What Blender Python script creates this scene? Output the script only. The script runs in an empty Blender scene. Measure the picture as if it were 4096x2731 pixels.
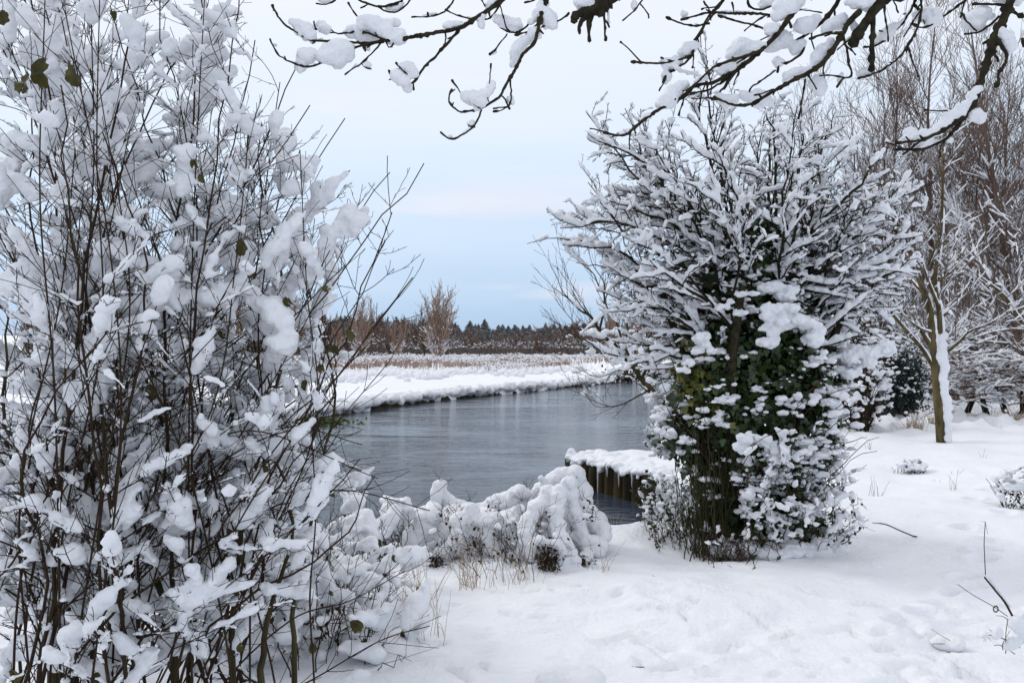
import bpy, math, random
import numpy as np
from math import radians, sin, cos, pi
from mathutils import Vector

# ------------------------------------------------------------------ camera, world, sun, exposure
scene = bpy.context.scene
COL = scene.collection
CAMZ, F, HY = 1.7, 780.0, 345.0            # eye height, focal length in pixels (of 1024), row of the horizon
cam = bpy.data.objects.new('camera', bpy.data.cameras.new('camera'))
COL.objects.link(cam)
cam.location = (0, 0, CAMZ); cam.rotation_euler = (radians(90), 0, 0)
cam.data.sensor_width = 36; cam.data.lens = F / 1024 * 36
cam.data.shift_y = (HY - 341) / 1024
cam.data.clip_start = 0.05; cam.data.clip_end = 4000
scene.camera = cam
scene.view_settings.view_transform = 'Standard'
scene.view_settings.look = 'None'
scene.view_settings.exposure = 0.13
scene.view_settings.gamma = 1.0
scene.view_settings.use_curve_mapping = False
scene.cycles.max_bounces = 5
scene.cycles.diffuse_bounces = 3
scene.cycles.glossy_bounces = 2
scene.cycles.transmission_bounces = 2
scene.cycles.transparent_max_bounces = 4

SUN_EL, SUN_AZ = radians(33), radians(300)     # soft light from the left

def s2l(r, g, b):
    f = lambda c: (c / 255 / 12.92) if c / 255 < 0.04045 else ((c / 255 + 0.055) / 1.055) ** 2.4
    return (f(r), f(g), f(b), 1)

w = bpy.data.worlds.new("World"); scene.world = w; w.use_nodes = True
nt = w.node_tree; N = nt.nodes; L = nt.links; N.clear()
out = N.new('ShaderNodeOutputWorld'); bg = N.new('ShaderNodeBackground'); bg.inputs[1].default_value = 0.1
sky = N.new('ShaderNodeTexSky'); sky.sky_type = 'NISHITA'; sky.sun_disc = False
sky.sun_elevation = SUN_EL; sky.sun_rotation = SUN_AZ
tc = N.new('ShaderNodeTexCoord'); sep = N.new('ShaderNodeSeparateXYZ')
L.new(tc.outputs['Generated'], sep.inputs[0])
mp = N.new('ShaderNodeMapping'); mp.inputs['Scale'].default_value = (1, 1, 5.5)
L.new(tc.outputs['Generated'], mp.inputs[0])
nz = N.new('ShaderNodeTexNoise'); nz.inputs['Scale'].default_value = 1.9; nz.inputs['Detail'].default_value = 4
nz.inputs['Roughness'].default_value = 0.45
L.new(mp.outputs[0], nz.inputs['Vector'])
# elevation wobbles a little with the cloud noise
ma = N.new('ShaderNodeMath'); ma.operation = 'MULTIPLY_ADD'; ma.inputs[1].default_value = 0.16; ma.inputs[2].default_value = -0.08
L.new(nz.outputs['Fac'], ma.inputs[0])
ad = N.new('ShaderNodeMath'); ad.operation = 'ADD'; L.new(sep.outputs['Z'], ad.inputs[0]); L.new(ma.outputs[0], ad.inputs[1])
ramp = N.new('ShaderNodeValToRGB'); L.new(ad.outputs[0], ramp.inputs[0])
cr = ramp.color_ramp
stops = [(0.0, (166, 192, 222)), (0.05, (175, 200, 228)), (0.11, (192, 212, 236)), (0.2, (210, 225, 242)),
         (0.32, (224, 232, 244)), (0.5, (235, 238, 246)), (1.0, (252, 252, 255))]
while len(cr.elements) < len(stops): cr.elements.new(0.5)
for e, (p, c) in zip(cr.elements, stops): e.position = p; e.color = s2l(*c)
cl = N.new('ShaderNodeValToRGB'); cl.color_ramp.elements[0].position = 0.56; cl.color_ramp.elements[1].position = 0.74
cl.color_ramp.elements[0].color = (0, 0, 0, 1); cl.color_ramp.elements[1].color = (0.5, 0.5, 0.5, 1)
mp2 = N.new('ShaderNodeMapping'); mp2.inputs['Scale'].default_value = (1, 1, 7); mp2.inputs['Location'].default_value = (0.35, 0, 0.15)
L.new(tc.outputs['Generated'], mp2.inputs[0])
nz2 = N.new('ShaderNodeTexNoise'); nz2.inputs['Scale'].default_value = 3.2; nz2.inputs['Detail'].default_value = 5
L.new(mp2.outputs[0], nz2.inputs['Vector']); L.new(nz2.outputs['Fac'], cl.inputs[0])
mixc = N.new('ShaderNodeMixRGB'); mixc.inputs[2].default_value = s2l(238, 234, 240)
L.new(cl.outputs[0], mixc.inputs[0]); L.new(ramp.outputs[0], mixc.inputs[1])
# the one faint warm cloud bank low over the river
vs = N.new('ShaderNodeVectorMath'); vs.operation = 'SUBTRACT'; vs.inputs[1].default_value = (-0.015, 0.98, 0.182); L.new(tc.outputs['Generated'], vs.inputs[0])
vm = N.new('ShaderNodeVectorMath'); vm.operation = 'MULTIPLY'; vm.inputs[1].default_value = (6.5, 0.5, 38); L.new(vs.outputs[0], vm.inputs[0])
vl = N.new('ShaderNodeVectorMath'); vl.operation = 'LENGTH'; L.new(vm.outputs[0], vl.inputs[0])
va = N.new('ShaderNodeMath'); va.operation = 'MULTIPLY_ADD'; va.inputs[1].default_value = -2.2; L.new(nz2.outputs['Fac'], va.inputs[0]); va.inputs[2].default_value = 1.1
vb = N.new('ShaderNodeMath'); vb.operation = 'ADD'; L.new(vl.outputs['Value'], vb.inputs[0]); L.new(va.outputs[0], vb.inputs[1])
vr = N.new('ShaderNodeMapRange'); vr.interpolation_type = 'SMOOTHSTEP'; vr.inputs['From Min'].default_value = 0.1; vr.inputs['From Max'].default_value = 1.25; vr.inputs['To Min'].default_value = 0.42; vr.inputs['To Max'].default_value = 0; L.new(vb.outputs[0], vr.inputs['Value'])
mixw = N.new('ShaderNodeMixRGB'); mixw.inputs[2].default_value = s2l(234, 228, 234); L.new(vr.outputs[0], mixw.inputs[0]); L.new(mixc.outputs[0], mixw.inputs[1])
mul = N.new('ShaderNodeMixRGB'); mul.blend_type = 'MULTIPLY'; mul.inputs[0].default_value = 1; mul.inputs[2].default_value = (10.8, 10.8, 10.8, 1)
L.new(mixw.outputs[0], mul.inputs[1])
mixn = N.new('ShaderNodeMixRGB'); mixn.inputs[0].default_value = 0.08
L.new(mul.outputs[0], mixn.inputs[1]); L.new(sky.outputs[0], mixn.inputs[2])
L.new(mixn.outputs[0], bg.inputs[0]); L.new(bg.outputs[0], out.inputs[0])

sun = bpy.data.objects.new('sun', bpy.data.lights.new('sun', 'SUN')); COL.objects.link(sun)
sun.data.energy = 1.0; sun.data.angle = radians(18); sun.data.color = (1, 0.97, 0.93)
d = Vector((sin(SUN_AZ) * cos(SUN_EL), cos(SUN_AZ) * cos(SUN_EL), sin(SUN_EL)))
sun.rotation_euler = (-d).to_track_quat('-Z', 'Y').to_euler()

# ------------------------------------------------------------------ numeric helpers
def at(px, py, Y):
    return np.array([(px - 512) * Y / F, Y, CAMZ - (py - HY) * Y / F])
def proj(P):
    P = np.asarray(P); Y = np.maximum(P[..., 1], 0.05)
    return 512 + F * P[..., 0] / Y, HY + F * (CAMZ - P[..., 2]) / Y
def inpoly(x, y, poly):
    x = np.asarray(x, float); y = np.asarray(y, float); r = np.zeros(x.shape, bool)
    n = len(poly); j = n - 1
    for i in range(n):
        xi, yi = poly[i]; xj, yj = poly[j]
        c = ((yi > y) != (yj > y)) & (x < (xj - xi) * (y - yi) / ((yj - yi) or 1e-9) + xi)
        r ^= c; j = i
    return r
def _h(ix, iy, iz):
    n = (ix.astype(np.int64) * 73856093) ^ (iy.astype(np.int64) * 19349663) ^ (iz.astype(np.int64) * 83492791)
    n = (n ^ (n >> 13)) * 1274126177
    n = (n ^ (n >> 16)) & 0xffffff
    return n / float(0xffffff)
def vnoise(P):
    P = np.asarray(P, float); i = np.floor(P); f = P - i; f = f * f * f * (f * (f * 6 - 15) + 10); i = i.astype(np.int64)
    r = 0
    for dx in (0, 1):
        for dy in (0, 1):
            for dz in (0, 1):
                wgt = (f[:, 0] if dx else 1 - f[:, 0]) * (f[:, 1] if dy else 1 - f[:, 1]) * (f[:, 2] if dz else 1 - f[:, 2])
                r = r + wgt * _h(i[:, 0] + dx, i[:, 1] + dy, i[:, 2] + dz)
    return r * 2 - 1
def fbm(P, o=3, g=0.5):
    a = 1; r = 0; P = np.asarray(P, float)
    for k in range(o):
        r = r + a * vnoise(P * (2.03 ** k) + 17.3 * k); a *= g
    return r
def sstep(a, b, x):
    t = np.clip((x - a) / (b - a), 0, 1); return t * t * (3 - 2 * t)
def unit(v):
    v = np.asarray(v, float); return v / (np.linalg.norm(v) + 1e-12)
UP = np.array([0, 0, 1.0])

# ------------------------------------------------------------------ mesh helpers
class MB:
    def __init__(s): s.v = []; s.q = []; s.t = []; s.n = 0
    def add(s, v, q=None, t=None):
        if q is not None and len(q): s.q.append(np.asarray(q) + s.n)
        if t is not None and len(t): s.t.append(np.asarray(t) + s.n)
        s.v.append(np.asarray(v, float)); s.n += len(v)
    def mesh(s, name, off=(0, 0, 0), smooth=True):
        me = bpy.data.meshes.new(name)
        v = (np.concatenate(s.v) if s.v else np.zeros((0, 3))) - np.asarray(off, float)
        q = np.concatenate(s.q) if s.q else np.zeros((0, 4), int); t = np.concatenate(s.t) if s.t else np.zeros((0, 3), int)
        me.vertices.add(len(v)); me.vertices.foreach_set('co', v.astype(np.float32).ravel())
        loops = np.concatenate([q.ravel(), t.ravel()]).astype(np.int32)
        me.loops.add(len(loops)); me.loops.foreach_set('vertex_index', loops)
        nf = len(q) + len(t); me.polygons.add(nf)
        st = np.concatenate([np.arange(len(q)) * 4, len(q) * 4 + np.arange(len(t)) * 3]).astype(np.int32)
        me.polygons.foreach_set('loop_start', st)
        me.update(calc_edges=True); me.validate()
        me.polygons.foreach_set('use_smooth', np.full(len(me.polygons), smooth))
        return me
    def tubes(s, paths, sides=5, cap=False):
        """paths: list of (points (n,3), radii (n,))"""
        by = {}
        for p, r in paths: by.setdefault(len(p), []).append((p, r))
        for n, lst in by.items():
            if n < 2: continue
            P = np.array([a for a, b in lst], float); R = np.array([b for a, b in lst], float)
            T = np.empty_like(P); T[:, 1:-1] = P[:, 2:] - P[:, :-2]; T[:, 0] = P[:, 1] - P[:, 0]; T[:, -1] = P[:, -1] - P[:, -2]
            T /= np.linalg.norm(T, axis=2, keepdims=True) + 1e-12
            avg = P[:, -1] - P[:, 0]; avg /= np.linalg.norm(avg, axis=1, keepdims=True) + 1e-12
            ref = np.where(np.abs(avg[:, 2:3]) > 0.75, np.array([[1.0, 0.13, 0]]), np.array([[0.05, 0.1, 1.0]]))[:, None, :]
            A = np.cross(T, np.broadcast_to(ref, T.shape)); A /= np.linalg.norm(A, axis=2, keepdims=True) + 1e-12
            B = np.cross(T, A)
            an = np.arange(sides) * 2 * pi / sides
            V = P[:, :, None, :] + R[:, :, None, None] * (np.cos(an)[None, None, :, None] * A[:, :, None, :] + np.sin(an)[None, None, :, None] * B[:, :, None, :])
            m = len(lst); V = V.reshape(m, n * sides, 3)
            i, j = np.meshgrid(np.arange(n - 1), np.arange(sides), indexing='ij'); j2 = (j + 1) % sides
            q = np.stack([i * sides + j, i * sides + j2, (i + 1) * sides + j2, (i + 1) * sides + j], -1).reshape(-1, 4)
            if cap:
                V = np.concatenate([V, P[:, :1] - T[:, :1] * R[:, :1, None] * 0.7, P[:, -1:] + T[:, -1:] * R[:, -1:, None] * 0.7], 1)
                k = np.arange(sides); k2 = (k + 1) % sides
                t = np.concatenate([np.stack([np.full(sides, n * sides), k2, k], 1),
                                    np.stack([np.full(sides, n * sides + 1), (n - 1) * sides + k, (n - 1) * sides + k2], 1)])
                nv = n * sides + 2
                tt = (t[None] + (np.arange(m) * nv)[:, None, None]).reshape(-1, 3)
            else: nv = n * sides; tt = None
            qq = (q[None] + (np.arange(m) * nv)[:, None, None]).reshape(-1, 4)
            s.add(V.reshape(-1, 3), qq, tt)
    def blobs(s, C, S, R=None):
        """ellipsoids: centres (n,3), radii (n,3), rotation matrices (n,3,3)"""
        C = np.asarray(C, float); S = np.asarray(S, float)
        if not len(C): return
        V = ICO_V[None] * S[:, None, :]
        if R is not None: V = np.einsum('nij,nkj->nki', R, V)
        V = V + C[:, None, :]; n = len(C)
        t = (ICO_F[None] + (np.arange(n) * len(ICO_V))[:, None, None]).reshape(-1, 3)
        s.add(V.reshape(-1, 3), None, t)
def _ico(sub):
    import bmesh
    bm = bmesh.new(); bmesh.ops.create_icosphere(bm, subdivisions=sub, radius=1)
    v = np.array([x.co[:] for x in bm.verts]); f = np.array([[q.index for q in p.verts] for p in bm.faces]); bm.free(); return v, f
ICO_V, ICO_F = _ico(2)
ICO1_V, ICO1_F = _ico(1)

def frame_along(d):
    """rotation matrices whose x axis is d (n,3)"""
    d = d / (np.linalg.norm(d, axis=1, keepdims=True) + 1e-12)
    a = np.cross(np.broadcast_to([0.03, 0.02, 1.0], d.shape), d); a /= np.linalg.norm(a, axis=1, keepdims=True) + 1e-12
    c = np.cross(d, a); return np.stack([d, a, c], -1)

def remesh(mb, name, voxel, off=(0, 0, 0), smooth=3, noise=0.0, nscale=20.0, noise2=0.0, nscale2=60.):
    """fuse overlapping closed shapes into one skin of snow"""
    me = mb.mesh(name + '_raw')
    o = bpy.data.objects.new(name + '_raw', me); COL.objects.link(o)
    m = o.modifiers.new('r', 'REMESH'); m.mode = 'VOXEL'; m.voxel_size = voxel; m.adaptivity = 0
    if smooth:
        m2 = o.modifiers.new('s', 'SMOOTH'); m2.factor = 0.5; m2.iterations = smooth
    dg = bpy.context.evaluated_depsgraph_get(); dg.update()
    r = bpy.data.meshes.new_from_object(o.evaluated_get(dg)); r.name = name
    bpy.data.objects.remove(o); bpy.data.meshes.remove(me)
    n = len(r.vertices); co = np.empty(n * 3, np.float32); r.vertices.foreach_get('co', co); co = co.reshape(-1, 3).astype(float)
    if noise or noise2:
        no = np.empty(n * 3, np.float32); r.vertex_normals.foreach_get('vector', no); no = no.reshape(-1, 3)
        dsp = noise * fbm(co * nscale, 2)
        if noise2: dsp = dsp + noise2 * fbm(co * nscale2 + 5, 2)
        co = co + no * dsp[:, None]
    co -= np.asarray(off, float)
    r.vertices.foreach_set('co', co.astype(np.float32).ravel())
    r.polygons.foreach_set('use_smooth', np.ones(len(r.polygons), bool)); r.update()
    return r

# ------------------------------------------------------------------ object helpers
def props(o, label=None, cat=None, group=None, kind=None):
    if label: o['label'] = label
    if cat: o['category'] = cat
    if group: o['group'] = group
    if kind: o['kind'] = kind
    return o
def thing(name, label, cat, loc=(0, 0, 0), group=None, rz=0):
    o = bpy.data.objects.new(name, None); COL.objects.link(o); o.location = loc; o.rotation_euler = (0, 0, rz)
    o.empty_display_size = 0.1
    return props(o, label, cat, group)
def part(name, me, mat, parent, label=None):
    o = bpy.data.objects.new(name, me); COL.objects.link(o); me.materials.clear(); me.materials.append(mat); o.parent = parent
    if label: o['label'] = label
    return o
def struct(name, me, mat, kind='structure', **k):
    o = bpy.data.objects.new(name, me); COL.objects.link(o); me.materials.clear(); me.materials.append(mat)
    return props(o, kind=kind, **k)
def dup(root, loc, rz=0, sc=1.0, label=None, group=None, szf=1.0):
    r = root.copy(); COL.objects.link(r); r.location = loc; r.rotation_euler = (0, 0, rz); r.scale = (sc, sc, sc * szf)
    if label: r['label'] = label
    if group: r['group'] = group
    for ch in list(root.children):
        c = ch.copy(); COL.objects.link(c); c.parent = r
        for g in list(ch.children):
            e = g.copy(); COL.objects.link(e); e.parent = c
    return r

# ------------------------------------------------------------------ materials
def mat(name, col, rough=0.8, col2=None, nscale=8.0, bump=0.0, bscale=30.0, spec=0.15, stretch=(1, 1, 1), lo=0.35, hi=0.65, detail=4, coords='Object', sss=0.0):
    m = bpy.data.materials.new(name); m.use_nodes = True; nt = m.node_tree; b = nt.nodes['Principled BSDF']
    b.inputs['Base Color'].default_value = (*col, 1); b.inputs['Roughness'].default_value = rough
    b.inputs['Specular IOR Level'].default_value = spec
    t = nt.nodes.new('ShaderNodeTexCoord'); mp = nt.nodes.new('ShaderNodeMapping'); mp.inputs['Scale'].default_value = stretch
    nt.links.new(t.outputs[coords], mp.inputs[0])
    if col2 is not None:
        n = nt.nodes.new('ShaderNodeTexNoise'); n.inputs['Scale'].default_value = nscale; n.inputs['Detail'].default_value = detail
        nt.links.new(mp.outputs[0], n.inputs['Vector'])
        r = nt.nodes.new('ShaderNodeValToRGB'); r.color_ramp.elements[0].position = lo; r.color_ramp.elements[1].position = hi
        r.color_ramp.elements[0].color = (*col, 1); r.color_ramp.elements[1].color = (*col2, 1)
        nt.links.new(n.outputs['Fac'], r.inputs[0]); nt.links.new(r.outputs[0], b.inputs['Base Color'])
    if bump:
        n2 = nt.nodes.new('ShaderNodeTexNoise'); n2.inputs['Scale'].default_value = bscale; n2.inputs['Detail'].default_value = 4
        nt.links.new(mp.outputs[0], n2.inputs['Vector'])
        bp = nt.nodes.new('ShaderNodeBump'); bp.inputs['Strength'].default_value = 1; bp.inputs['Distance'].default_value = bump
        nt.links.new(n2.outputs['Fac'], bp.inputs['Height']); nt.links.new(bp.outputs[0], b.inputs['Normal'])
    return m
M = dict(
    snow=mat('snow', (0.76, 0.775, 0.81), 0.7, (0.80, 0.81, 0.84), 6, 0.007, 48, spec=0.12),
    gsnow=mat('ground_snow', (0.78, 0.80, 0.845), 0.65, (0.83, 0.845, 0.88), 1.2, 0.012, 26, spec=0.12),
    bark=mat('dark_bark', (0.012, 0.009, 0.006), 0.85, (0.036, 0.031, 0.016), 25, 0.003, 60),
    bark_red=mat('reddish_shoot_bark', (0.028, 0.011, 0.008), 0.7, (0.038, 0.027, 0.012), 9, 0.001, 90),
    bark_olive=mat('olive_stem_bark', (0.028, 0.023, 0.010), 0.8, (0.068, 0.058, 0.026), 14, 0.003, 50, stretch=(1, 1, .3)),
    bark_pale=mat('lichened_bark', (0.05, 0.038, 0.018), 0.85, (0.125, 0.098, 0.045), 9, 0.008, 30, stretch=(1, 1, .35)),
    bark_moss=mat('mossy_bark', (0.018, 0.015, 0.009), 0.9, (0.045, 0.05, 0.012), 14, 0.006, 45),
    far_bark=mat('winter_twig_bark', (0.115, 0.070, 0.052), 0.9, (0.20, 0.145, 0.12), 0.7),
    far_bark2=mat('grey_winter_bark', (0.10, 0.080, 0.070), 0.9, (0.18, 0.15, 0.135), 0.7),
    willow=mat('pale_willow_bark', (0.26, 0.17, 0.125), 0.9, (0.38, 0.28, 0.22), 0.6),
    ivy=mat('ivy_leaf', (0.012, 0.03, 0.009), 0.38, (0.035, 0.065, 0.014), 9, spec=0.5),
    ivy_y=mat('yellowing_ivy_leaf', (0.05, 0.07, 0.012), 0.45, (0.16, 0.15, 0.02), 12, spec=0.4),
    oldleaf=mat('withered_leaf', (0.032, 0.028, 0.010), 0.6, (0.075, 0.07, 0.018), 25, 0.002, 60),
    straw=mat('dry_grass', (0.30, 0.20, 0.10), 0.8, (0.42, 0.30, 0.17), 14),
    reed=mat('winter_reed', (0.24, 0.155, 0.12), 0.9, (0.42, 0.32, 0.27), 0.5),
    rush=mat('green_rush', (0.018, 0.024, 0.008), 0.6, (0.05, 0.045, 0.018), 8),
    litter=mat('dead_stem', (0.022, 0.014, 0.009), 0.9, (0.075, 0.048, 0.028), 12),
    conifer=mat('conifer_needle', (0.022, 0.034, 0.03), 0.85, (0.045, 0.06, 0.052), 1.0),
    mud=mat('river_bank_mud', (0.018, 0.014, 0.009), 0.8, (0.05, 0.042, 0.022), 3, 0.03, 8),
    pile=mat('wet_mossy_timber', (0.012, 0.009, 0.004), 0.6, (0.065, 0.046, 0.016), 7, 0.006, 25, stretch=(1, 1, .15)),
    moss=mat('bank_moss', (0.05, 0.09, 0.015), 0.8, (0.10, 0.15, 0.03), 9),
)
def ice_mat():
    m = bpy.data.materials.new('ice'); m.use_nodes = True; b = m.node_tree.nodes['Principled BSDF']
    b.inputs['Base Color'].default_value = (0.75, 0.8, 0.85, 1); b.inputs['Roughness'].default_value = 0.15
    b.inputs['Transmission Weight'].default_value = 0.4; b.inputs['IOR'].default_value = 1.31
    return m
M['ice'] = ice_mat()
def water_mat():
    m = bpy.data.materials.new('river_water'); m.use_nodes = True; nt = m.node_tree; b = nt.nodes['Principled BSDF']
    b.inputs['Base Color'].default_value = (0.036, 0.050, 0.074, 1); b.inputs['Roughness'].default_value = 0.05
    b.inputs['IOR'].default_value = 1.333; b.inputs['Specular IOR Level'].default_value = 1.0
    tc = nt.nodes.new('ShaderNodeTexCoord')
    prev = None
    pm = nt.nodes.new('ShaderNodeMapping'); pm.inputs['Scale'].default_value = (.22, .5, 1); pm.inputs['Rotation'].default_value = (0, 0, .15); nt.links.new(tc.outputs['Object'], pm.inputs[0])
    pn = nt.nodes.new('ShaderNodeTexNoise'); pn.inputs['Scale'].default_value = 1; pn.inputs['Detail'].default_value = 3; pn.inputs['Distortion'].default_value = 1.0; nt.links.new(pm.outputs[0], pn.inputs['Vector'])
    pr_ = nt.nodes.new('ShaderNodeMapRange'); pr_.inputs['From Min'].default_value = .38; pr_.inputs['From Max'].default_value = .62; pr_.inputs['To Min'].default_value = .6; pr_.inputs['To Max'].default_value = 1.6; nt.links.new(pn.outputs['Fac'], pr_.inputs['Value'])
    for sc, st, dist, det, rot in ((1.0, (2.2, 6.5, 1), 0.026, 4, 0.15), (1.0, (8, 26, 1), 0.007, 4, 0.1), (1.0, (0.4, 1.1, 1), 0.03, 3, -0.12)):
        mp = nt.nodes.new('ShaderNodeMapping'); mp.inputs['Scale'].default_value = st; mp.inputs['Rotation'].default_value = (0, 0, rot)
        nt.links.new(tc.outputs['Object'], mp.inputs[0])
        n = nt.nodes.new('ShaderNodeTexNoise'); n.inputs['Scale'].default_value = sc; n.inputs['Detail'].default_value = det; n.inputs['Distortion'].default_value = 0.6
        nt.links.new(mp.outputs[0], n.inputs['Vector'])
        bp = nt.nodes.new('ShaderNodeBump'); bp.inputs['Strength'].default_value = 1.0; bp.inputs['Distance'].default_value = dist
        mm = nt.nodes.new('ShaderNodeMath'); mm.operation = 'MULTIPLY'; nt.links.new(n.outputs['Fac'], mm.inputs[0]); nt.links.new(pr_.outputs[0], mm.inputs[1])
        nt.links.new(mm.outputs[0], bp.inputs['Height'])
        if prev: nt.links.new(prev.outputs[0], bp.inputs['Normal'])
        prev = bp
    nt.links.new(prev.outputs[0], b.inputs['Normal'])
    return m
M['water'] = water_mat()

# ------------------------------------------------------------------ river outline and terrain
WATER = -0.45
near_edge = [(-400, 2), (-60, 4.5), (-20, 5.5), (-8, 5.3), (-4.5, 5.4), (-2.6, 5.5), (-1.75, 5.8), (-1.25, 6.8), (-0.6, 7.5), (0.3, 7.55), (0.9, 7.4), (1.35, 7.6),
             (1.62, 8.4), (1.85, 9.4), (1.98, 10.3), (1.93, 10.45), (0.95, 12.25), (1.35, 12.55), (2.2, 12.9), (2.9, 13.6), (3.6, 16), (5, 21),
             (8, 30), (13, 44), (22, 60), (60, 95), (400, 330)]
far_edge = [(400, 420), (60, 125), (22, 78), (12, 58), (8.2, 50), (5.5, 44), (0.48, 35.7), (-2.95, 30), (-5.5, 23.6), (-6.4, 21.4), (-9, 20.0), (-20, 18), (-60, 17), (-400, 18)]
river = near_edge + far_edge
def river_sd(x, y):
    x = np.asarray(x, float); y = np.asarray(y, float)
    dmin = np.full(x.shape, 1e9)
    pts = river + [river[0]]
    for (ax, ay), (bx, by) in zip(pts[:-1], pts[1:]):
        vx, vy = bx - ax, by - ay; t = np.clip(((x - ax) * vx + (y - ay) * vy) / (vx * vx + vy * vy), 0, 1)
        dmin = np.minimum(dmin, np.hypot(x - ax - t * vx, y - ay - t * vy))
    return np.where(inpoly(x, y, river), -dmin, dmin)
rngF = np.random.default_rng(5)
# dents left by feet and by snow dropped from the boughs: (px, py, half length, half width, angle, depth)
dents = []
for px, py in [(987, 489), (972, 497), (994, 503), (1003, 516), (962, 529), (990, 542), (985, 552), (983, 560), (967, 574), (955, 587), (940, 600), (968, 585), (925, 612), (905, 628)]:
    dents.append((px, py, 0.085, 0.05, 0.3, 0.095))
for i in range(120):
    px = rngF.uniform(430, 1010); py = rngF.uniform(590, 682) if rngF.random() < .75 else rngF.uniform(560, 682)
    dents.append((px, py, rngF.uniform(0.03, 0.13), rngF.uniform(0.014, 0.032), rngF.normal(-0.2, 0.6), rngF.uniform(0.018, 0.05)))
for i in range(260):
    px = rngF.uniform(430, 1020); py = rngF.uniform(530, 682); s_ = rngF.uniform(.008, .028); dents.append((px, py, s_, s_ * .8, rngF.uniform(0, 3), rngF.choice([-1, 1]) * s_ * .4))
for i in range(14): dents.append((rngF.uniform(450, 1000), rngF.uniform(570, 680), rngF.uniform(.15, .35), rngF.uniform(.05, .12), rngF.normal(-.2, .5), rngF.uniform(.015, .035)))
def ground_z(x, y, fine=True):
    x = np.asarray(x, float); y = np.asarray(y, float); sh = x.shape; x = x.ravel(); y = y.ravel()
    P = np.stack([x, y, np.zeros_like(x)], 1)
    wob = 0.16 * fbm(P * 1.1, 3)
    sd = river_sd(x, y) + wob * (np.hypot(x - 1.5, y - 11.4) > 1.4)
    wall = np.hypot(x - 1.5, y - 11.4) < 1.5
    land = 0.05 * fbm(P * 0.28 + 3, 3) + 0.022 * fbm(P * 1.3 + 9, 3)
    far = sstep(16, 24, y) * (x < 0.4 * y - 6)
    land = land * (1 - far) + far * (-0.03 + 0.03 * fbm(P * 0.5, 3))
    # shallow rise in mid foreground, hollow before the ivied tree, gentle rise at right
    land += 0.10 * np.exp(-((x - 1.6) ** 2 / 0.7 + (y - 5.05) ** 2 / 0.35)) + 0.05 * np.exp(-((x - 0.75) ** 2 / .3 + (y - 8.2) ** 2 / .5))
    land -= 0.10 * np.exp(-((x - 1.75) ** 2 / 0.35 + (y - 6.6) ** 2 / 0.12))
    land += 0.18 * sstep(4.5, 9, x) * sstep(9, 15, y) * (0.6 + 0.5 * fbm(P * 0.6 + 2, 2))
    land += sstep(12.5, 17, y) * sstep(3.5, 5, x) * (0.12 * fbm(P * 1.3, 3) + .06 * np.abs(fbm(P * 3.1, 2))) + sstep(13.8, 16, y) * sstep(3.5, 5, x) * .30 * np.abs(fbm(P * 2.3 + 4, 2)) ** 1.5
    bank = 0.04 * np.exp(-(sd - .35) ** 2 / .05)
    t = np.where(wall, sstep(-0.02, 0.06, sd), sstep(-0.15, 0.32, sd))
    hill = 5.0 * sstep(140, 300, y) * (1 + .25 * fbm(P * 0.012, 2))
    z = -1.1 + (land + bank + 1.1) * t + hill
    if fine:
        m = (y > 2) & (y < 15) & (np.abs(x) < 9)
        xm, ym = x[m], y[m]; zz = np.zeros(len(xm))
        for px, py, a, b, an, dp in dents:
            Y = CAMZ * F / (py - HY); X = (px - 512) * Y / F
            k = np.abs(xm - X) + np.abs(ym - Y) < 0.9; dx, dy = xm[k] - X, ym[k] - Y
            u = dx * cos(an) + dy * sin(an); v = -dx * sin(an) + dy * cos(an); r2 = (u / a) ** 2 + (v / b) ** 2
            zz[k] += -dp * np.exp(-r2 * 0.9) + dp * 0.3 * np.exp(-(np.sqrt(r2) - 1.9) ** 2 * 2)
        z[m] += zz
        z[m] += 0.005 * fbm(P[m] * 7, 3) + 0.018 * fbm(P[m] * [2.2, 3.2, 1], 3)
    return z.reshape(sh)
def gz(x, y): return float(ground_z(np.array([x]), np.array([y]), False)[0])
def lines(a, b, lo, hi, step, g):
    f = np.arange(a, b, step); L_ = []; s = step; p = a
    while p > lo: s *= g; p -= s; L_.append(p)
    R_ = []; s = step; p = f[-1]
    while p < hi: s *= g; p += s; R_.append(p)
    return np.array(L_[::-1] + list(f) + R_)
def build_ground():
    xs = lines(-2.2, 5.2, -900, 900, 0.032, 1.028); ys = lines(3.2, 9.0, -60, 1500, 0.032, 1.022)
    X, Y = np.meshgrid(xs, ys); Z = ground_z(X, Y)
    V = np.stack([X, Y, Z], -1).reshape(-1, 3); nx, ny = len(xs), len(ys)
    i, j = np.meshgrid(np.arange(ny - 1), np.arange(nx - 1), indexing='ij'); a = i * nx + j
    mb = MB(); mb.add(V, np.stack([a, a + 1, a + nx + 1, a + nx], -1).reshape(-1, 4))
    struct('snow_ground', mb.mesh('snow_ground'), M['gsnow'])
    mb = MB(); mb.add([(-900, -60, WATER), (900, -60, WATER), (900, 700, WATER), (-900, 700, WATER)], [(0, 1, 2, 3)])
    struct('river', mb.mesh('river'), M['water'])
build_ground()

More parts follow.
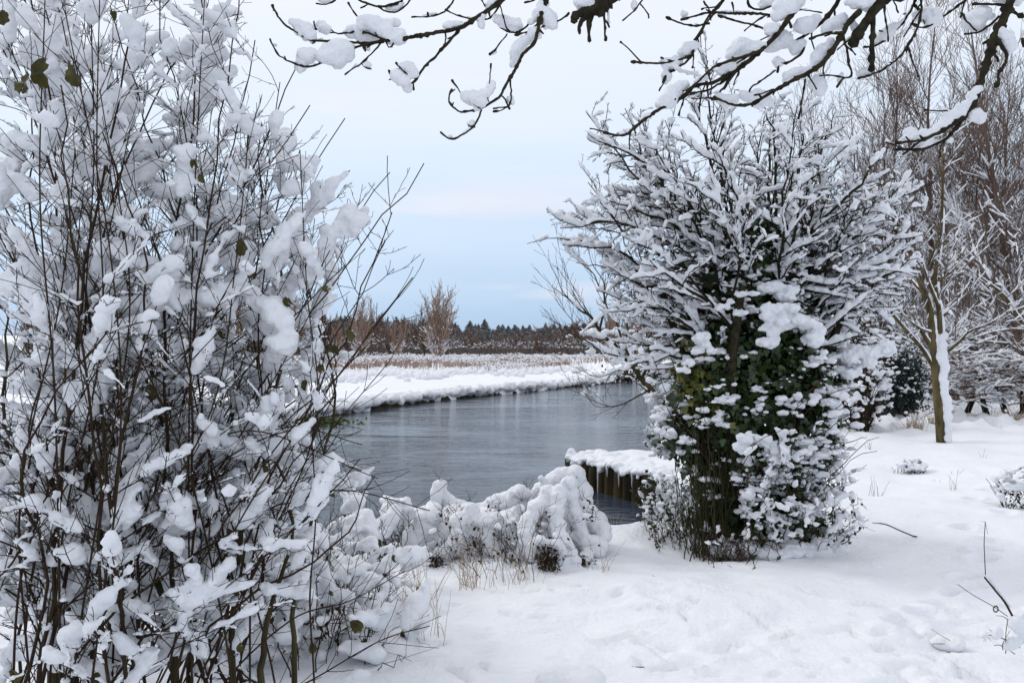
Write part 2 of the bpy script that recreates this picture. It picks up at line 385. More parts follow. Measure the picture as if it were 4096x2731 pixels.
# ------------------------------------------------------------------ growth
def wander(rng, p, d, Lg, n, jit, trop=0.0, r0=0.01, r1=0.002, knob=0.0):
    pts = [np.array(p, float)]; d = unit(d); st = Lg / n
    for i in range(n):
        d = unit(d + rng.normal(0, jit, 3) + UP * trop)
        pts.append(pts[-1] + d * st)
    t = np.linspace(0, 1, n + 1); r = r0 + (r1 - r0) * t
    if knob: r = r * (1 + knob * (rng.random(n + 1) < 0.35))
    return np.array(pts), r
def resample(P, R, ds):
    seg = np.linalg.norm(np.diff(P, axis=0), axis=1); s = np.concatenate([[0], np.cumsum(seg)])
    n = max(2, int(s[-1] / ds) + 1); q = np.linspace(0, s[-1], n)
    return np.stack([np.interp(q, s, P[:, k]) for k in range(3)], 1), np.interp(q, s, R)
def smoothpath(ctrl, n=8):
    """Catmull-Rom through control points"""
    C = np.array(ctrl, float); C = np.concatenate([[2 * C[0] - C[1]], C, [2 * C[-1] - C[-2]]]); o = []
    for i in range(1, len(C) - 2):
        for t in np.linspace(0, 1, n, endpoint=False):
            o.append(0.5 * ((2 * C[i]) + (-C[i - 1] + C[i + 1]) * t + (2 * C[i - 1] - 5 * C[i] + 4 * C[i + 1] - C[i + 2]) * t * t + (-C[i - 1] + 3 * C[i] - 3 * C[i + 1] + C[i + 2]) * t ** 3))
    o.append(C[-2]); return np.array(o)
def side_dir(rng, t, ang, up=0.0):
    a = unit(np.cross(t, rng.normal(0, 1, 3))); return unit(t * cos(ang) + a * sin(ang) + UP * up)
def branch_off(rng, P, R, gap, lo, hi, ang, Lf, jit, trop, rf=0.6, r1=0.0015, n=6, up=0.1, knob=0., start=0.15, opp=False):
    """side shoots along a path; Lf(t) gives their length"""
    seg = np.linalg.norm(np.diff(P, axis=0), axis=1); s = np.concatenate([[0], np.cumsum(seg)]); Lt = s[-1]; res = []
    q = Lt * start
    while q < Lt:
        i = min(np.searchsorted(s, q, 'right') - 1, len(P) - 2); f = (q - s[i]) / (seg[i] + 1e-9); p = P[i] + (P[i + 1] - P[i]) * f
        t = unit(P[i + 1] - P[i]); r = R[i]
        dd = side_dir(rng, t, rng.uniform(*ang), up)
        res.append(wander(rng, p, dd, Lf(q / Lt) * rng.uniform(lo, hi), n, jit, trop, max(r * rf, r1), r1, knob))
        if opp:
            d2 = unit(2 * np.dot(dd, t) * t - dd)
            res.append(wander(rng, p, d2, Lf(q / Lt) * rng.uniform(lo, hi), n, jit, trop, max(r * rf, r1), r1, knob))
        q += gap * rng.uniform(0.6, 1.5)
    return res
def snow_runs(rng, paths, ds, rad, cover=0.6, nsc=6.0, maxsteep=0.85, lift=0.7, rmin=0.35, seed=0.0):
    """loaves of snow lying along the upper side of branches"""
    outp = []
    for P, R in paths:
        Q, r = resample(P, R, ds); n = len(Q)
        if n < 3: continue
        T = np.gradient(Q, axis=0); T /= np.linalg.norm(T, axis=1, keepdims=True) + 1e-9
        st = np.abs(T[:, 2]); a = vnoise(Q * nsc + seed) * 0.5 + 0.5
        a = np.clip((a - (1 - cover) * 0.75) / 0.45, 0, 1) * np.clip((maxsteep - st) / (0.25), 0, 1)
        b = 0.75 + 0.45 * vnoise(Q * nsc * 4 + 3 + seed)
        rr = rad * a * b * rng.uniform(0.75, 1.25)
        ok = rr > rad * rmin; i = 0
        while i < n:
            if ok[i]:
                j = i
                while j + 1 < n and ok[j + 1]: j += 1
                if j - i >= 1:
                    p = Q[i:j + 1]; rrr = rr[i:j + 1].copy(); m = j - i + 1
                    e = np.sin(np.linspace(0.18, 0.82, m) * pi) ** 0.6; rrr *= e
                    c = p + UP * (rrr * lift + r[i:j + 1] * 0.7)[:, None]
                    outp.append((c, rrr))
                i = j + 1
            else: i += 1
    return outp

def jitter_cols(P): return P
LEAF = np.array([(0, 0, 0), (-0.32, 0.02, .02), (-0.5, 0.35, .0), (-0.28, 0.5, .04), (-0.2, 0.8, .02), (0, 1.0, -.04), (0.2, 0.8, .02), (0.28, 0.5, .04), (0.5, 0.35, 0), (0.32, 0.02, .02), (0, 0.45, -0.05)])
LEAF_T = np.array([(i, i + 1, 10) for i in range(9)] + [(9, 0, 10)])
OVAL = np.array([(0, 0, 0), (-0.2, 0.15, .03), (-0.34, 0.4, .04), (-0.26, 0.72, .05), (0, 1.0, -.05), (0.26, 0.72, .06), (0.34, 0.4, .05), (0.2, 0.15, .03), (0, 0.5, -.06)])
OVAL_T = np.array([(i, i + 1, 8) for i in range(7)] + [(7, 0, 8)])
def leaves(mb, rng, C, size, V=LEAF, T=LEAF_T, down=0.5, out=None):
    n = len(C)
    if not n: return
    y = rng.normal(0, 1, (n, 3)); y[:, 2] -= down * 2; y /= np.linalg.norm(y, axis=1, keepdims=True)
    z = rng.normal(0, 0.6, (n, 3)) + (out if out is not None else 0); z -= (z * y).sum(1, keepdims=True) * y; z /= np.linalg.norm(z, axis=1, keepdims=True) + 1e-9
    x = np.cross(y, z); R = np.stack([x, y, z], -1); s = size * rng.uniform(0.6, 1.3, n)
    VV = np.einsum('nij,kj->nki', R, V) * s[:, None, None] + C[:, None, :]
    mb.add(VV.reshape(-1, 3), None, (T[None] + (np.arange(n) * len(V))[:, None, None]).reshape(-1, 3))

def drift(rng, mb, P, i, Lc, r, web=True):
    """snow lying along the branch P from point i, with a small lobe filling the fork beside it"""
    q, _ = resample(P[i:], np.zeros(len(P) - i), r * .5)
    n = min(len(q), max(2, int(Lc / (r * .5)))); q = q[:n]; t = np.linspace(0, 1, n)
    rr = r * (.42 + .62 * np.sin(np.clip(t * 1.05 + .08, 0, 1) * pi) ** .8) * rng.uniform(.72, 1.18, n)
    d = np.gradient(q, axis=0) if n > 1 else np.array([[1, 0, 0.]]); c = q + UP * (rr * .62)[:, None] + rng.normal(0, r * .14, (n, 3))
    mb.blobs(c, np.stack([rr * 1.2, rr * rng.uniform(.75, 1, n), rr * .82], 1), frame_along(d + rng.normal(0, .002, (n, 3))))
    if web and n > 3:
        dd = unit(q[-1] - q[0]); e = unit(unit(np.cross(dd, UP)) * rng.choice([-1, 1]) + UP * rng.uniform(-.2, .6) + dd * rng.uniform(-.4, .4)); k = rng.integers(0, n - 2); m = max(2, int(n * .5)); h = r * rng.uniform(1.2, 2.6); c, S = [], []
        for a in range(k, min(n, k + m)):
            f = 1 - abs((a - k) / m - .4) * 1.5
            for g in np.arange(.5, 3):
                if g * r * .6 < h * f: x = r * (.85 - .13 * g) * rng.uniform(.75, 1.05); c.append(q[a] + e * g * r * .6 + UP * r * .45 + rng.normal(0, r * .12, 3)); S.append((x, x, x * .8))
        if c: mb.blobs(c, S)
def clump(rng, mb, p, d, Lc, r, web=True, flat=0.8):
    """a drift of snow caught on a fork: a chain of ellipsoids along d plus a lobe to one side"""
    def chain(p, d, Lc, r):
        n = max(3, int(Lc / (r * 0.55))); t = np.linspace(0, 1, n)
        c = p + np.outer(t * Lc, d) + UP * r * 0.55 + rng.normal(0, r * 0.16, (n, 3))
        rr = r * (0.45 + 0.6 * np.sin(np.clip(t * 1.05 + 0.1, 0, 1) * pi)) * rng.uniform(0.75, 1.15, n)
        S = np.stack([rr * 1.25, rr * rng.uniform(0.75, 1.0, n), rr * flat], 1)
        mb.blobs(c, S, frame_along(np.broadcast_to(d, (n, 3)) + rng.normal(0, 0.15, (n, 3))))
    chain(p, d, Lc, r)
    if web:
        e = unit(np.cross(d, UP) * rng.choice([-1, 1]) * rng.uniform(.3, 1) + d * rng.uniform(-.6, 1) + UP * rng.uniform(-.2, .7))
        L2 = Lc * rng.uniform(.5, .95); m = max(2, int(L2 / (r * .7))); c, S = [], []
        for k in range(1, m + 1):
            f = k / m
            for g in np.arange(0, (1 - f) * Lc + 1e-6, r * .8): c.append(p + e * L2 * f + d * g + UP * r * .5 + rng.normal(0, r * .12, 3)); rr = r * (.8 - .35 * f) * rng.uniform(.8, 1.1); S.append((rr * 1.1, rr, rr * .8))
        mb.blobs(c, S)

# ================================================================== FAR BANK
def polyline_at(pts, s):
    P = np.array(pts, float); d = np.hypot(*np.diff(P, axis=0).T); c = np.concatenate([[0], np.cumsum(d)])
    return np.stack([np.interp(s, c, P[:, 0]), np.interp(s, c, P[:, 1])], 1), c[-1]
def build_bank():
    rng = np.random.default_rng(11)
    fe = [(-20, 18), (-9, 20.0), (-6.4, 21.4), (-5.5, 23.6), (-2.95, 30), (0.48, 35.7), (5.5, 44), (8.2, 50), (12, 58)]
    _, Lt = polyline_at(fe, np.array([0.0]))
    C, S, R = [], [], []
    s = 0
    while s < Lt:
        p, _ = polyline_at(fe, np.array([s])); q, _ = polyline_at(fe, np.array([s + .1])); t = unit(np.array([*(q[0] - p[0]), 0])); nrm = np.array([-t[1], t[0], 0])
        wv = 0.10 * vnoise(np.array([[s * .7, 0, 0]]))[0]
        big = .12 + .2 * rng.random() ** 1.3
        for k in range(rng.integers(3, 6)):
            out_ = rng.uniform(-.32, .05) + wv
            c = np.array([p[0][0], p[0][1], 0]) - nrm * out_ * -1 * -1 + t * rng.normal(0, .1)
            c = c + nrm * 0.12; c[2] = -0.12 - 0.27 * sstep(0.0, .34, -out_ + .1) * rng.uniform(.45, 1.0)
            C.append(c); rr = big * rng.uniform(.6, 1.05); S.append((rr * 1.1, rr * rng.uniform(.8, 1.1), rr * rng.uniform(.6, .9))); R.append(unit(nrm * -1 + UP * -0.5 + t * rng.normal(0, .2)))
        s += big * rng.uniform(.7, 1.7)
    mb = MB(); mb.blobs(C, S, frame_along(np.array(R)))
    struct('bank_snow', remesh(mb, 'bank_snow', .045, smooth=2, noise=.035, nscale=5), M['snow'])
    # dark cut bank under the snow
    ss = np.arange(0, Lt, .12); P, _ = polyline_at(fe, ss); P2, _ = polyline_at(fe, ss + .05); T = P2 - P; T /= np.linalg.norm(T, axis=1, keepdims=True) + 1e-9
    Nn = np.stack([-T[:, 1], T[:, 0]], 1); rows = []
    for k, (o, z) in enumerate([(.45, -.08), (.2, -.2), (.06, -.30), (-.02, -.40), (-.10, -.47), (-.2, -.8)]):
        o_ = o + .07 * fbm(np.stack([ss * 1.7, np.full_like(ss, k * 1.3), ss * 0], 1), 2)
        rows.append(np.column_stack([P + Nn * (o_ + .12)[:, None], np.full(len(ss), z)]))
    V = np.stack(rows); m, n = V.shape[:2]; i, j = np.meshgrid(np.arange(m - 1), np.arange(n - 1), indexing='ij'); a = i * n + j
    mb = MB(); mb.add(V.reshape(-1, 3), np.stack([a, a + 1, a + n + 1, a + n], -1).reshape(-1, 4))
    struct('river_bank', mb.mesh('river_bank'), M['mud'])
    # mossy tufts at the water's edge
    for k, (px, py, Y, lab) in enumerate([(313, 424, 21.2, 'low green mossy tuft at the water edge of the far bank'),
                                          (628, 381, 45.5, 'dark snowy tuft overhanging the far bank near the bend')]):
        c = at(px, py, Y); c[2] = max(c[2], WATER); t = thing('bank_tuft', lab, 'plant', tuple(c))
        mb = MB(); n = 500; Q = c + rng.normal(0, 1, (n, 3)) * [.5 if k == 0 else 1.0, .3, .05 if k == 0 else .22] + [0, 0, .02 if k == 0 else .25]
        leaves(mb, rng, Q, np.full(n, .10 if k == 0 else .16), OVAL, OVAL_T, -.6); part('foliage', mb.mesh('foliage', c), M['moss'] if k == 0 else M['litter'], t)
        if k == 1:
            mb = MB(); Q = c + rng.normal(0, 1, (26, 3)) * [.8, .3, .12] + [0, 0, .42]; r = rng.uniform(.06, .16, 26); mb.blobs(Q, np.stack([r * 1.3, r, r * .6], 1)); part('snow_cover', mb.mesh('snow_cover', c), M['snow'], t)
build_bank()

def build_reeds():
    rng = np.random.default_rng(12); mb = MB(); sn = MB()
    n = 22000; u = rng.uniform(-.62, .42, n); Y = 46 + 44 * rng.random(n) ** 0.8; X = u * Y
    edge = np.interp(u, [-.6, -.28, -.18, 0.0, .12, .2, .4], [40, 44, 47, 55, 62, 68, 80])
    k = (Y > edge + 5.5 * vnoise(np.stack([X * .18, Y * .12, 0 * X], 1))) & (vnoise(np.stack([X * .5, Y * .25, 0 * X + 4], 1)) > -.35) & (river_sd(X, Y) > 1.5); X, Y = X[k], Y[k]; n = len(X)
    cl = vnoise(np.stack([X * .22, Y * .12, 0 * X], 1)); hgt = (.50 + .42 * rng.random(n)) * (0.85 + .35 * cl)
    base = np.stack([X, Y, np.full(n, -.05)], 1); lean = rng.normal(0, .12, (n, 3)) * [1, 1, 0]
    paths = [(np.stack([b, b + np.array([0, 0, h * .6]) + l * h * .4, b + np.array([0, 0, h]) + l * h]), np.array([.013, .011, .008])) for b, h, l in zip(base, hgt, lean)]
    mb.tubes(paths, 3)
    struct('reed_bed', mb.mesh('reed_bed'), M['reed'], 'stuff', label='pale brown winter reeds and dead stems across the far meadow', cat='reeds')
    kk = rng.random(n) < .75; tip = np.array([p[0][-1] for p in paths])[kk]; m = len(tip); r = rng.uniform(.022, .075, m)
    global ICO_V, ICO_F
    sv, sf = ICO_V, ICO_F; ICO_V, ICO_F = ICO1_V, ICO1_F
    sn.blobs(tip + rng.normal(0, .03, (m, 3)), np.stack([r * 1.5, r, r * .7], 1))
    n2 = 5200; u = rng.uniform(-.62, .35, n2); e2 = np.interp(u, [-.6, -.28, -.18, 0.0, .12, .2, .4], [40, 44, 47, 55, 62, 68, 80]); Y2 = e2 + rng.normal(0, 3.2, n2) - 1.5 + 4 * vnoise(np.stack([u * 30, 0 * u, 0 * u], 1)); X2 = u * Y2
    r = .05 + .2 * rng.random(n2) ** 2; ok = river_sd(X2, Y2) > 1.2; X2, Y2, r = X2[ok], Y2[ok], r[ok]
    sn.blobs(np.stack([X2, Y2, -.05 + r * .4], 1), np.stack([r * 1.2, r, r * .9], 1))
    n3 = 1500; u = rng.uniform(-.6, .42, n3); Y3 = rng.uniform(84, 100, n3); X3 = u * Y3; r = rng.uniform(.15, .42, n3)
    sn.blobs(np.stack([X3, Y3, .05 + rng.random(n3) * .5], 1), np.stack([r * 1.4, r, r * .4], 1))
    ICO_V, ICO_F = sv, sf
    struct('reed_snow', sn.mesh('reed_snow'), M['snow'], 'stuff', label='snow caught in small tufts on the reeds of the far meadow', cat='snow')
build_reeds()

# ---- generic bare trees
def bare_tree(rng, H, stems, spread, l1, l2, l3, rtrunk, rt=.006, asc=(.35, .75), trop=.10, gap1=.35, gap2=.3, gap3=.18, start=.15, vshape=False, bright=1):
    tr, br = [], []
    for k in range(stems):
        a = rng.uniform(0, 2 * pi); d = np.array([cos(a) * spread, sin(a) * spread, 1]) if stems > 1 or vshape else np.array([rng.normal(0, .03), rng.normal(0, .03), 1])
        P, R = wander(rng, (rng.normal(0, .1 if stems > 1 else 0), rng.normal(0, .1 if stems > 1 else 0), -.1), d if k else d * [.25, .25, 1], H * (rng.uniform(.92, 1.0) if k == 0 else rng.uniform(.6, .9)), 16, .035, .03, rtrunk * (1 if stems == 1 else .6), rt)
        tr.append((P, R))
        env = lambda t: (1 - t) ** .6 * (0.45 + .55 * min(1, t / .25)) if not vshape else (1 - t) ** .7
        b1 = branch_off(rng, P, R, gap1, .6, 1.1, asc, lambda t: l1 * env(t), .07, trop, .5, rt, 8, .15, start=start)
        b2 = [q for p, r in b1 for q in branch_off(rng, p, r, gap2, .5, 1.1, (.4, .8), lambda t: l2 * (1.1 - t * .6), .09, trop, .6, rt, 5, .15)]
        b3 = [q for p, r in b2 for q in branch_off(rng, p, r, gap3, .5, 1.1, (.4, .8), lambda t: l3, .1, trop, .6, rt * .8, 3, .2)]
        br += b1 + b2; tw = b3; br += tw
    return tr, br
def tree_parts(t, tr, br, bmat, rng, snow_r=0.03, cover=.4, snow_paths=None, off=(0, 0, 0), voxel=None, sides=3):
    mb = MB(); mb.tubes(tr, 8); part('trunk', mb.mesh('trunk', off), bmat, t)
    mb = MB(); mb.tubes(br, sides); part('branch', mb.mesh('branch', off), bmat, t)
    if snow_r:
        runs = snow_runs(rng, snow_paths if snow_paths is not None else br, snow_r * 3, snow_r, cover, 1.5, .97, .5)
        mb = MB(); mb.tubes(runs, 5, True); part('snow_cover', mb.mesh('snow_cover', off), M['snow'], t)

def far_side_trees():
    global ICO_V, ICO_F
    rng = np.random.default_rng(21)
    # the individual pale willows on the meadow
    spec = [(437, 363, 80, 8.6, 6, 'tall pale willow with a fan of snowy stems, tallest on the far meadow'),
            (361, 360, 84, 7.6, 3, 'twin topped pale willow left of the tallest willow on the far meadow'),
            (396, 361, 84, 5.2, 1, 'slim small birch like tree between the two meadow willows'),
            (287, 358, 86, 9.2, 4, 'pale willow half hidden behind the right fringe of the near snowy shrub'),
            (306, 359, 92, 6.0, 2, 'short pale willow just right of the shrub fringe at the treeline'),
            (338, 361, 88, 5.4, 3, 'low brown willow bush left of the twin topped willow'),
            (240, 360, 84, 8.2, 4, 'pale willow seen through the middle of the near snowy shrub'),
            (612, 361, 92, 6.2, 5, 'brown multi stemmed willow behind the leaning riverside tree'),
            (640, 362, 80, 5.8, 4, 'reddish willow by the far bend beyond the leaning tree')]
    for px, py, Y, H, ns, lab in spec:
        c = at(px, py, Y); c[2] = -.05
        tr, br = bare_tree(rng, H, ns + 4, .20, H * .30, H * .15, H * .07, .14, .019, (.35, .75), .07, .36, .34, .26, .04)
        t = thing('willow_tree', lab, 'tree', tuple(c), 'willows on the far meadow')
        low = [q for q in br if q[0][:, 2].mean() < H * .42]
        tree_parts(t, tr, br, M['willow'], rng, .045, .85, [q for q in tr] + low)
    # woods: bare tree and conifer prototypes, then copies
    protos = []; kinds = [('bare_tree', 'reddish brown leafless tree', 'tree'), ('bare_tree', 'grey leafless tree', 'tree'), ('bare_shrub', 'low spreading leafless bush', 'shrub')]
    for k, (H, ns) in enumerate([(7.0, 5), (8.5, 4), (5.0, 9)]):
        tr, br = bare_tree(rng, H, ns, .38, H * .34, H * .2, H * .10, .14, .030, (.4, .9), .05, .42, .36, .26, .06)
        t = thing(kinds[k][0], 'x', kinds[k][2], (0, 0, 0), 'bare trees of the far wood')
        tree_parts(t, tr, br, M['far_bark'] if k != 1 else M['far_bark2'], rng, .055, .5)
        protos.append(t)
    spots = []
    for row, (Y, cnt) in enumerate([(106, 44), (118, 42), (134, 40), (152, 38), (172, 36)]):
        for i in range(cnt): spots.append((-.62 + 1.0 * (i + rng.random()) / cnt, Y + rng.uniform(-6, 6), row))
    for i, (u, Y, row) in enumerate(spots):
        px = 512 + u * F
        top = np.interp(px, [0, 230, 300, 330, 360, 385, 430, 450, 470, 530, 560, 600, 650, 720, 900], [45, 32, 28, 25, 18, 21, 25, 17, 11, 10, 15, 22, 28, 38, 45]) * rng.uniform(.66, 1.22) * [.5, .75, .95, 1.05, 1.1][row]
        k = 2 if row == 0 else (i % 3); pr = protos[k]; gzz = 5.0 * float(sstep(140, 300, Y)); H = (7.0, 8.5, 5.0)[k]
        sc = (CAMZ + (top + 4) * Y / F - gzz) / H * 1.05; x = u * Y
        where = 'seen through the near shrub' if px < 300 else 'behind the twin topped willow' if px < 400 else 'around the tallest willow' if px < 480 else 'before the plantation in the middle' if px < 570 else 'behind the leaning riverside tree' if px < 680 else 'glimpsed behind the ivied tree'
        lab = kinds[k][1] + ' in the far wood, ' + where
        if pr['label'] == 'x': pr.location = (x, Y, gzz - .05); pr.scale = (sc,) * 3; pr['label'] = lab
        else: dup(pr, (x, Y, gzz - .05), rng.uniform(0, 6.28), sc, lab)
    mb = MB(); sn = []; n = 26000; Y = rng.uniform(99, 200, n); u = rng.uniform(-.62, .45, n); X = u * Y; px = 512 + u * F
    top = np.interp(px, [0, 230, 300, 330, 360, 430, 470, 530, 560, 600, 700], [30, 22, 18, 15, 11, 12, 8, 7, 11, 15, 24]) * rng.uniform(.1, 1.15, n) * (.7 + .75 * vnoise(np.stack([X * .10, Y * .1, 0 * X], 1)))
    Z0 = 5.0 * sstep(140, 300, Y); hh = np.maximum(.8, CAMZ + top * Y / F - Z0); ln = rng.normal(0, .25, (n, 3)) * [1, 1, 0] * hh[:, None]
    B0 = np.stack([X, Y, Z0 - .1], 1); pt = [(np.stack([b, b + [0, 0, h * .55] + l * .3, b + [0, 0, h] + l]), np.array([.045, .03, .015])) for b, h, l in zip(B0, hh, ln)]
    mb.tubes(pt, 3); br_ = rng.normal(0, .5, (n, 3)) * [1, 1, .3]
    mb.tubes([(np.stack([p[0][1], p[0][1] + l * h * .3 + [0, 0, h * .25]]), np.array([.03, .015])) for p, l, h in zip(pt, br_, hh)], 3)
    struct('woodland_scrub', mb.mesh('woodland_scrub'), M['far_bark2'], 'stuff', label='dense brown scrub filling the foot of the far wood', cat='scrub')
    k = rng.random(n) < .9; tips = np.array([p[0][1] * .4 + p[0][2] * .6 for p in pt])[k]; m = len(tips); r = rng.uniform(.03, .10, m)
    sv, sf = ICO_V, ICO_F; ICO_V, ICO_F = ICO1_V, ICO1_F; mb = MB(); mb.blobs(tips, np.stack([r * 1.5, r, r * .7], 1)); ICO_V, ICO_F = sv, sf
    struct('scrub_snow', mb.mesh('scrub_snow'), M['snow'], 'stuff', label='snow dusting the brown scrub at the foot of the far wood', cat='snow')
    # conifers
    cps = []
    for k in range(3):
        H = 12.0; t = thing('snowy_conifer', 'snow dusted dark conifer in the plantation behind the far wood', 'tree', (0, 0, 0), 'conifers behind the far wood')
        mb = MB(); mb.tubes([(np.array([(0, 0, -.1), (0, 0, H * .5), (0, 0, H)]), np.array([.2, .12, .02]))], 6); part('trunk', mb.mesh('trunk'), M['far_bark2'], t)
        fo, sn = MB(), MB(); V1, V2 = [], []
        z = .8
        while z < H - .2:
            rr = (H - z) * .24 + .18; nb = int(6 + rr * 5)
            for b in range(nb):
                a = rng.uniform(0, 6.28); l = rr * rng.uniform(.7, 1.12); d = np.array([cos(a), sin(a), 0]); s = np.array([-d[1], d[0], 0])
                wd = .22 + l * .16; dr = l * rng.uniform(.2, .45)
                p0 = UP * z; p1 = d * l * .55 + UP * (z - dr * .3); p2 = d * l + UP * (z - dr)
                V1.append([p0 + s * .05, p1 + s * wd, p2, p1 - s * wd - UP * .12]); 
                if rng.random() < .95: V2.append([p0 * 1 + d * l * .2 + UP * .10, p1 + s * wd * .85 + UP * .10, p2 * 1.0 + UP * .10, p1 - s * wd * .85 + UP * .06])
            z += .26
        A = np.array(V1).reshape(-1, 3); fo.add(A, np.arange(len(A)).reshape(-1, 4)); A = np.array(V2).reshape(-1, 3); sn.add(A, np.arange(len(A)).reshape(-1, 4))
        part('crown', fo.mesh('crown', smooth=False), M['conifer'], t); part('snow_cover', sn.mesh('snow_cover', smooth=False), M['snow'], t)
        cps.append(t)
    i = 0
    for row, (Y, cnt) in enumerate([(205, 44), (228, 46), (252, 48), (276, 50), (300, 52)]):
        for q in range(cnt):
            u = -.34 + .60 * (q + rng.random()) / cnt; px = 512 + u * F; gzz = 5.0 * float(sstep(140, 300, Y))
            top = np.interp(px, [230, 330, 380, 420, 480, 560, 640, 720], [30, 30, 30, 27, 25, 24, 24, 26]) * rng.uniform(.74, 1.1) * [.72, .8, .88, .95, 1][row]
            sc = (CAMZ + top * Y / F - gzz) / 12; pr = cps[i % 3]
            lab = 'snow dusted dark conifer of the plantation, ' + ('left of the tallest willow' if px < 437 else 'right of the tallest willow' if px < 560 else 'behind the leaning riverside tree')
            if i < 3: pr.location = (u * Y, Y, gzz - .3); pr.scale = (sc * 2.3, sc * 2.3, sc); pr['label'] = lab
            else: c = dup(pr, (u * Y, Y, gzz - .3), rng.uniform(0, 6.28), sc, lab); c.scale = (sc * 2.9, sc * rng.uniform(2.0, 3.2), sc * rng.uniform(.9, 1.05))
            i += 1
    for px, Y, H, lab in [(560, 140, 5.9, 'lone snow covered conifer standing in front of the plantation'),
                          (388, 132, 6.8, 'dark bushy conifer just left of the tallest willow')]:
        dup(cps[0], ((px - 512) / F * Y, Y, -.1), 1.0, H / 12, lab)
far_side_trees()

def rail():
    t = thing('wooden_rail', 'low dark wooden rail on the snowy far bank behind the shrub', 'rail', (-8.1, 25.6, -.03))
    mb = MB(); mb.tubes([(np.array([(-.1, 0, .38), (.6, 0.02, .39), (1.3, 0, .38)]), np.array([.045, .05, .045]))], 8, True); part('rail_beam', mb.mesh('rail_beam'), M['bark'], t)
    for x in (0.05, 1.12):
        mb = MB(); mb.tubes([(np.array([(x, 0, -.1), (x, 0, .37)]), np.array([.05, .045]))], 8, True); part('post', mb.mesh('post'), M['bark'], t)
    mb = MB(); mb.tubes([(np.array([(-.08, 0, .445), (.6, 0.02, .455), (1.28, 0, .445)]), np.array([.04, .05, .04]))], 8, True); part('snow_cover', mb.mesh('snow_cover'), M['snow'], t)
rail()

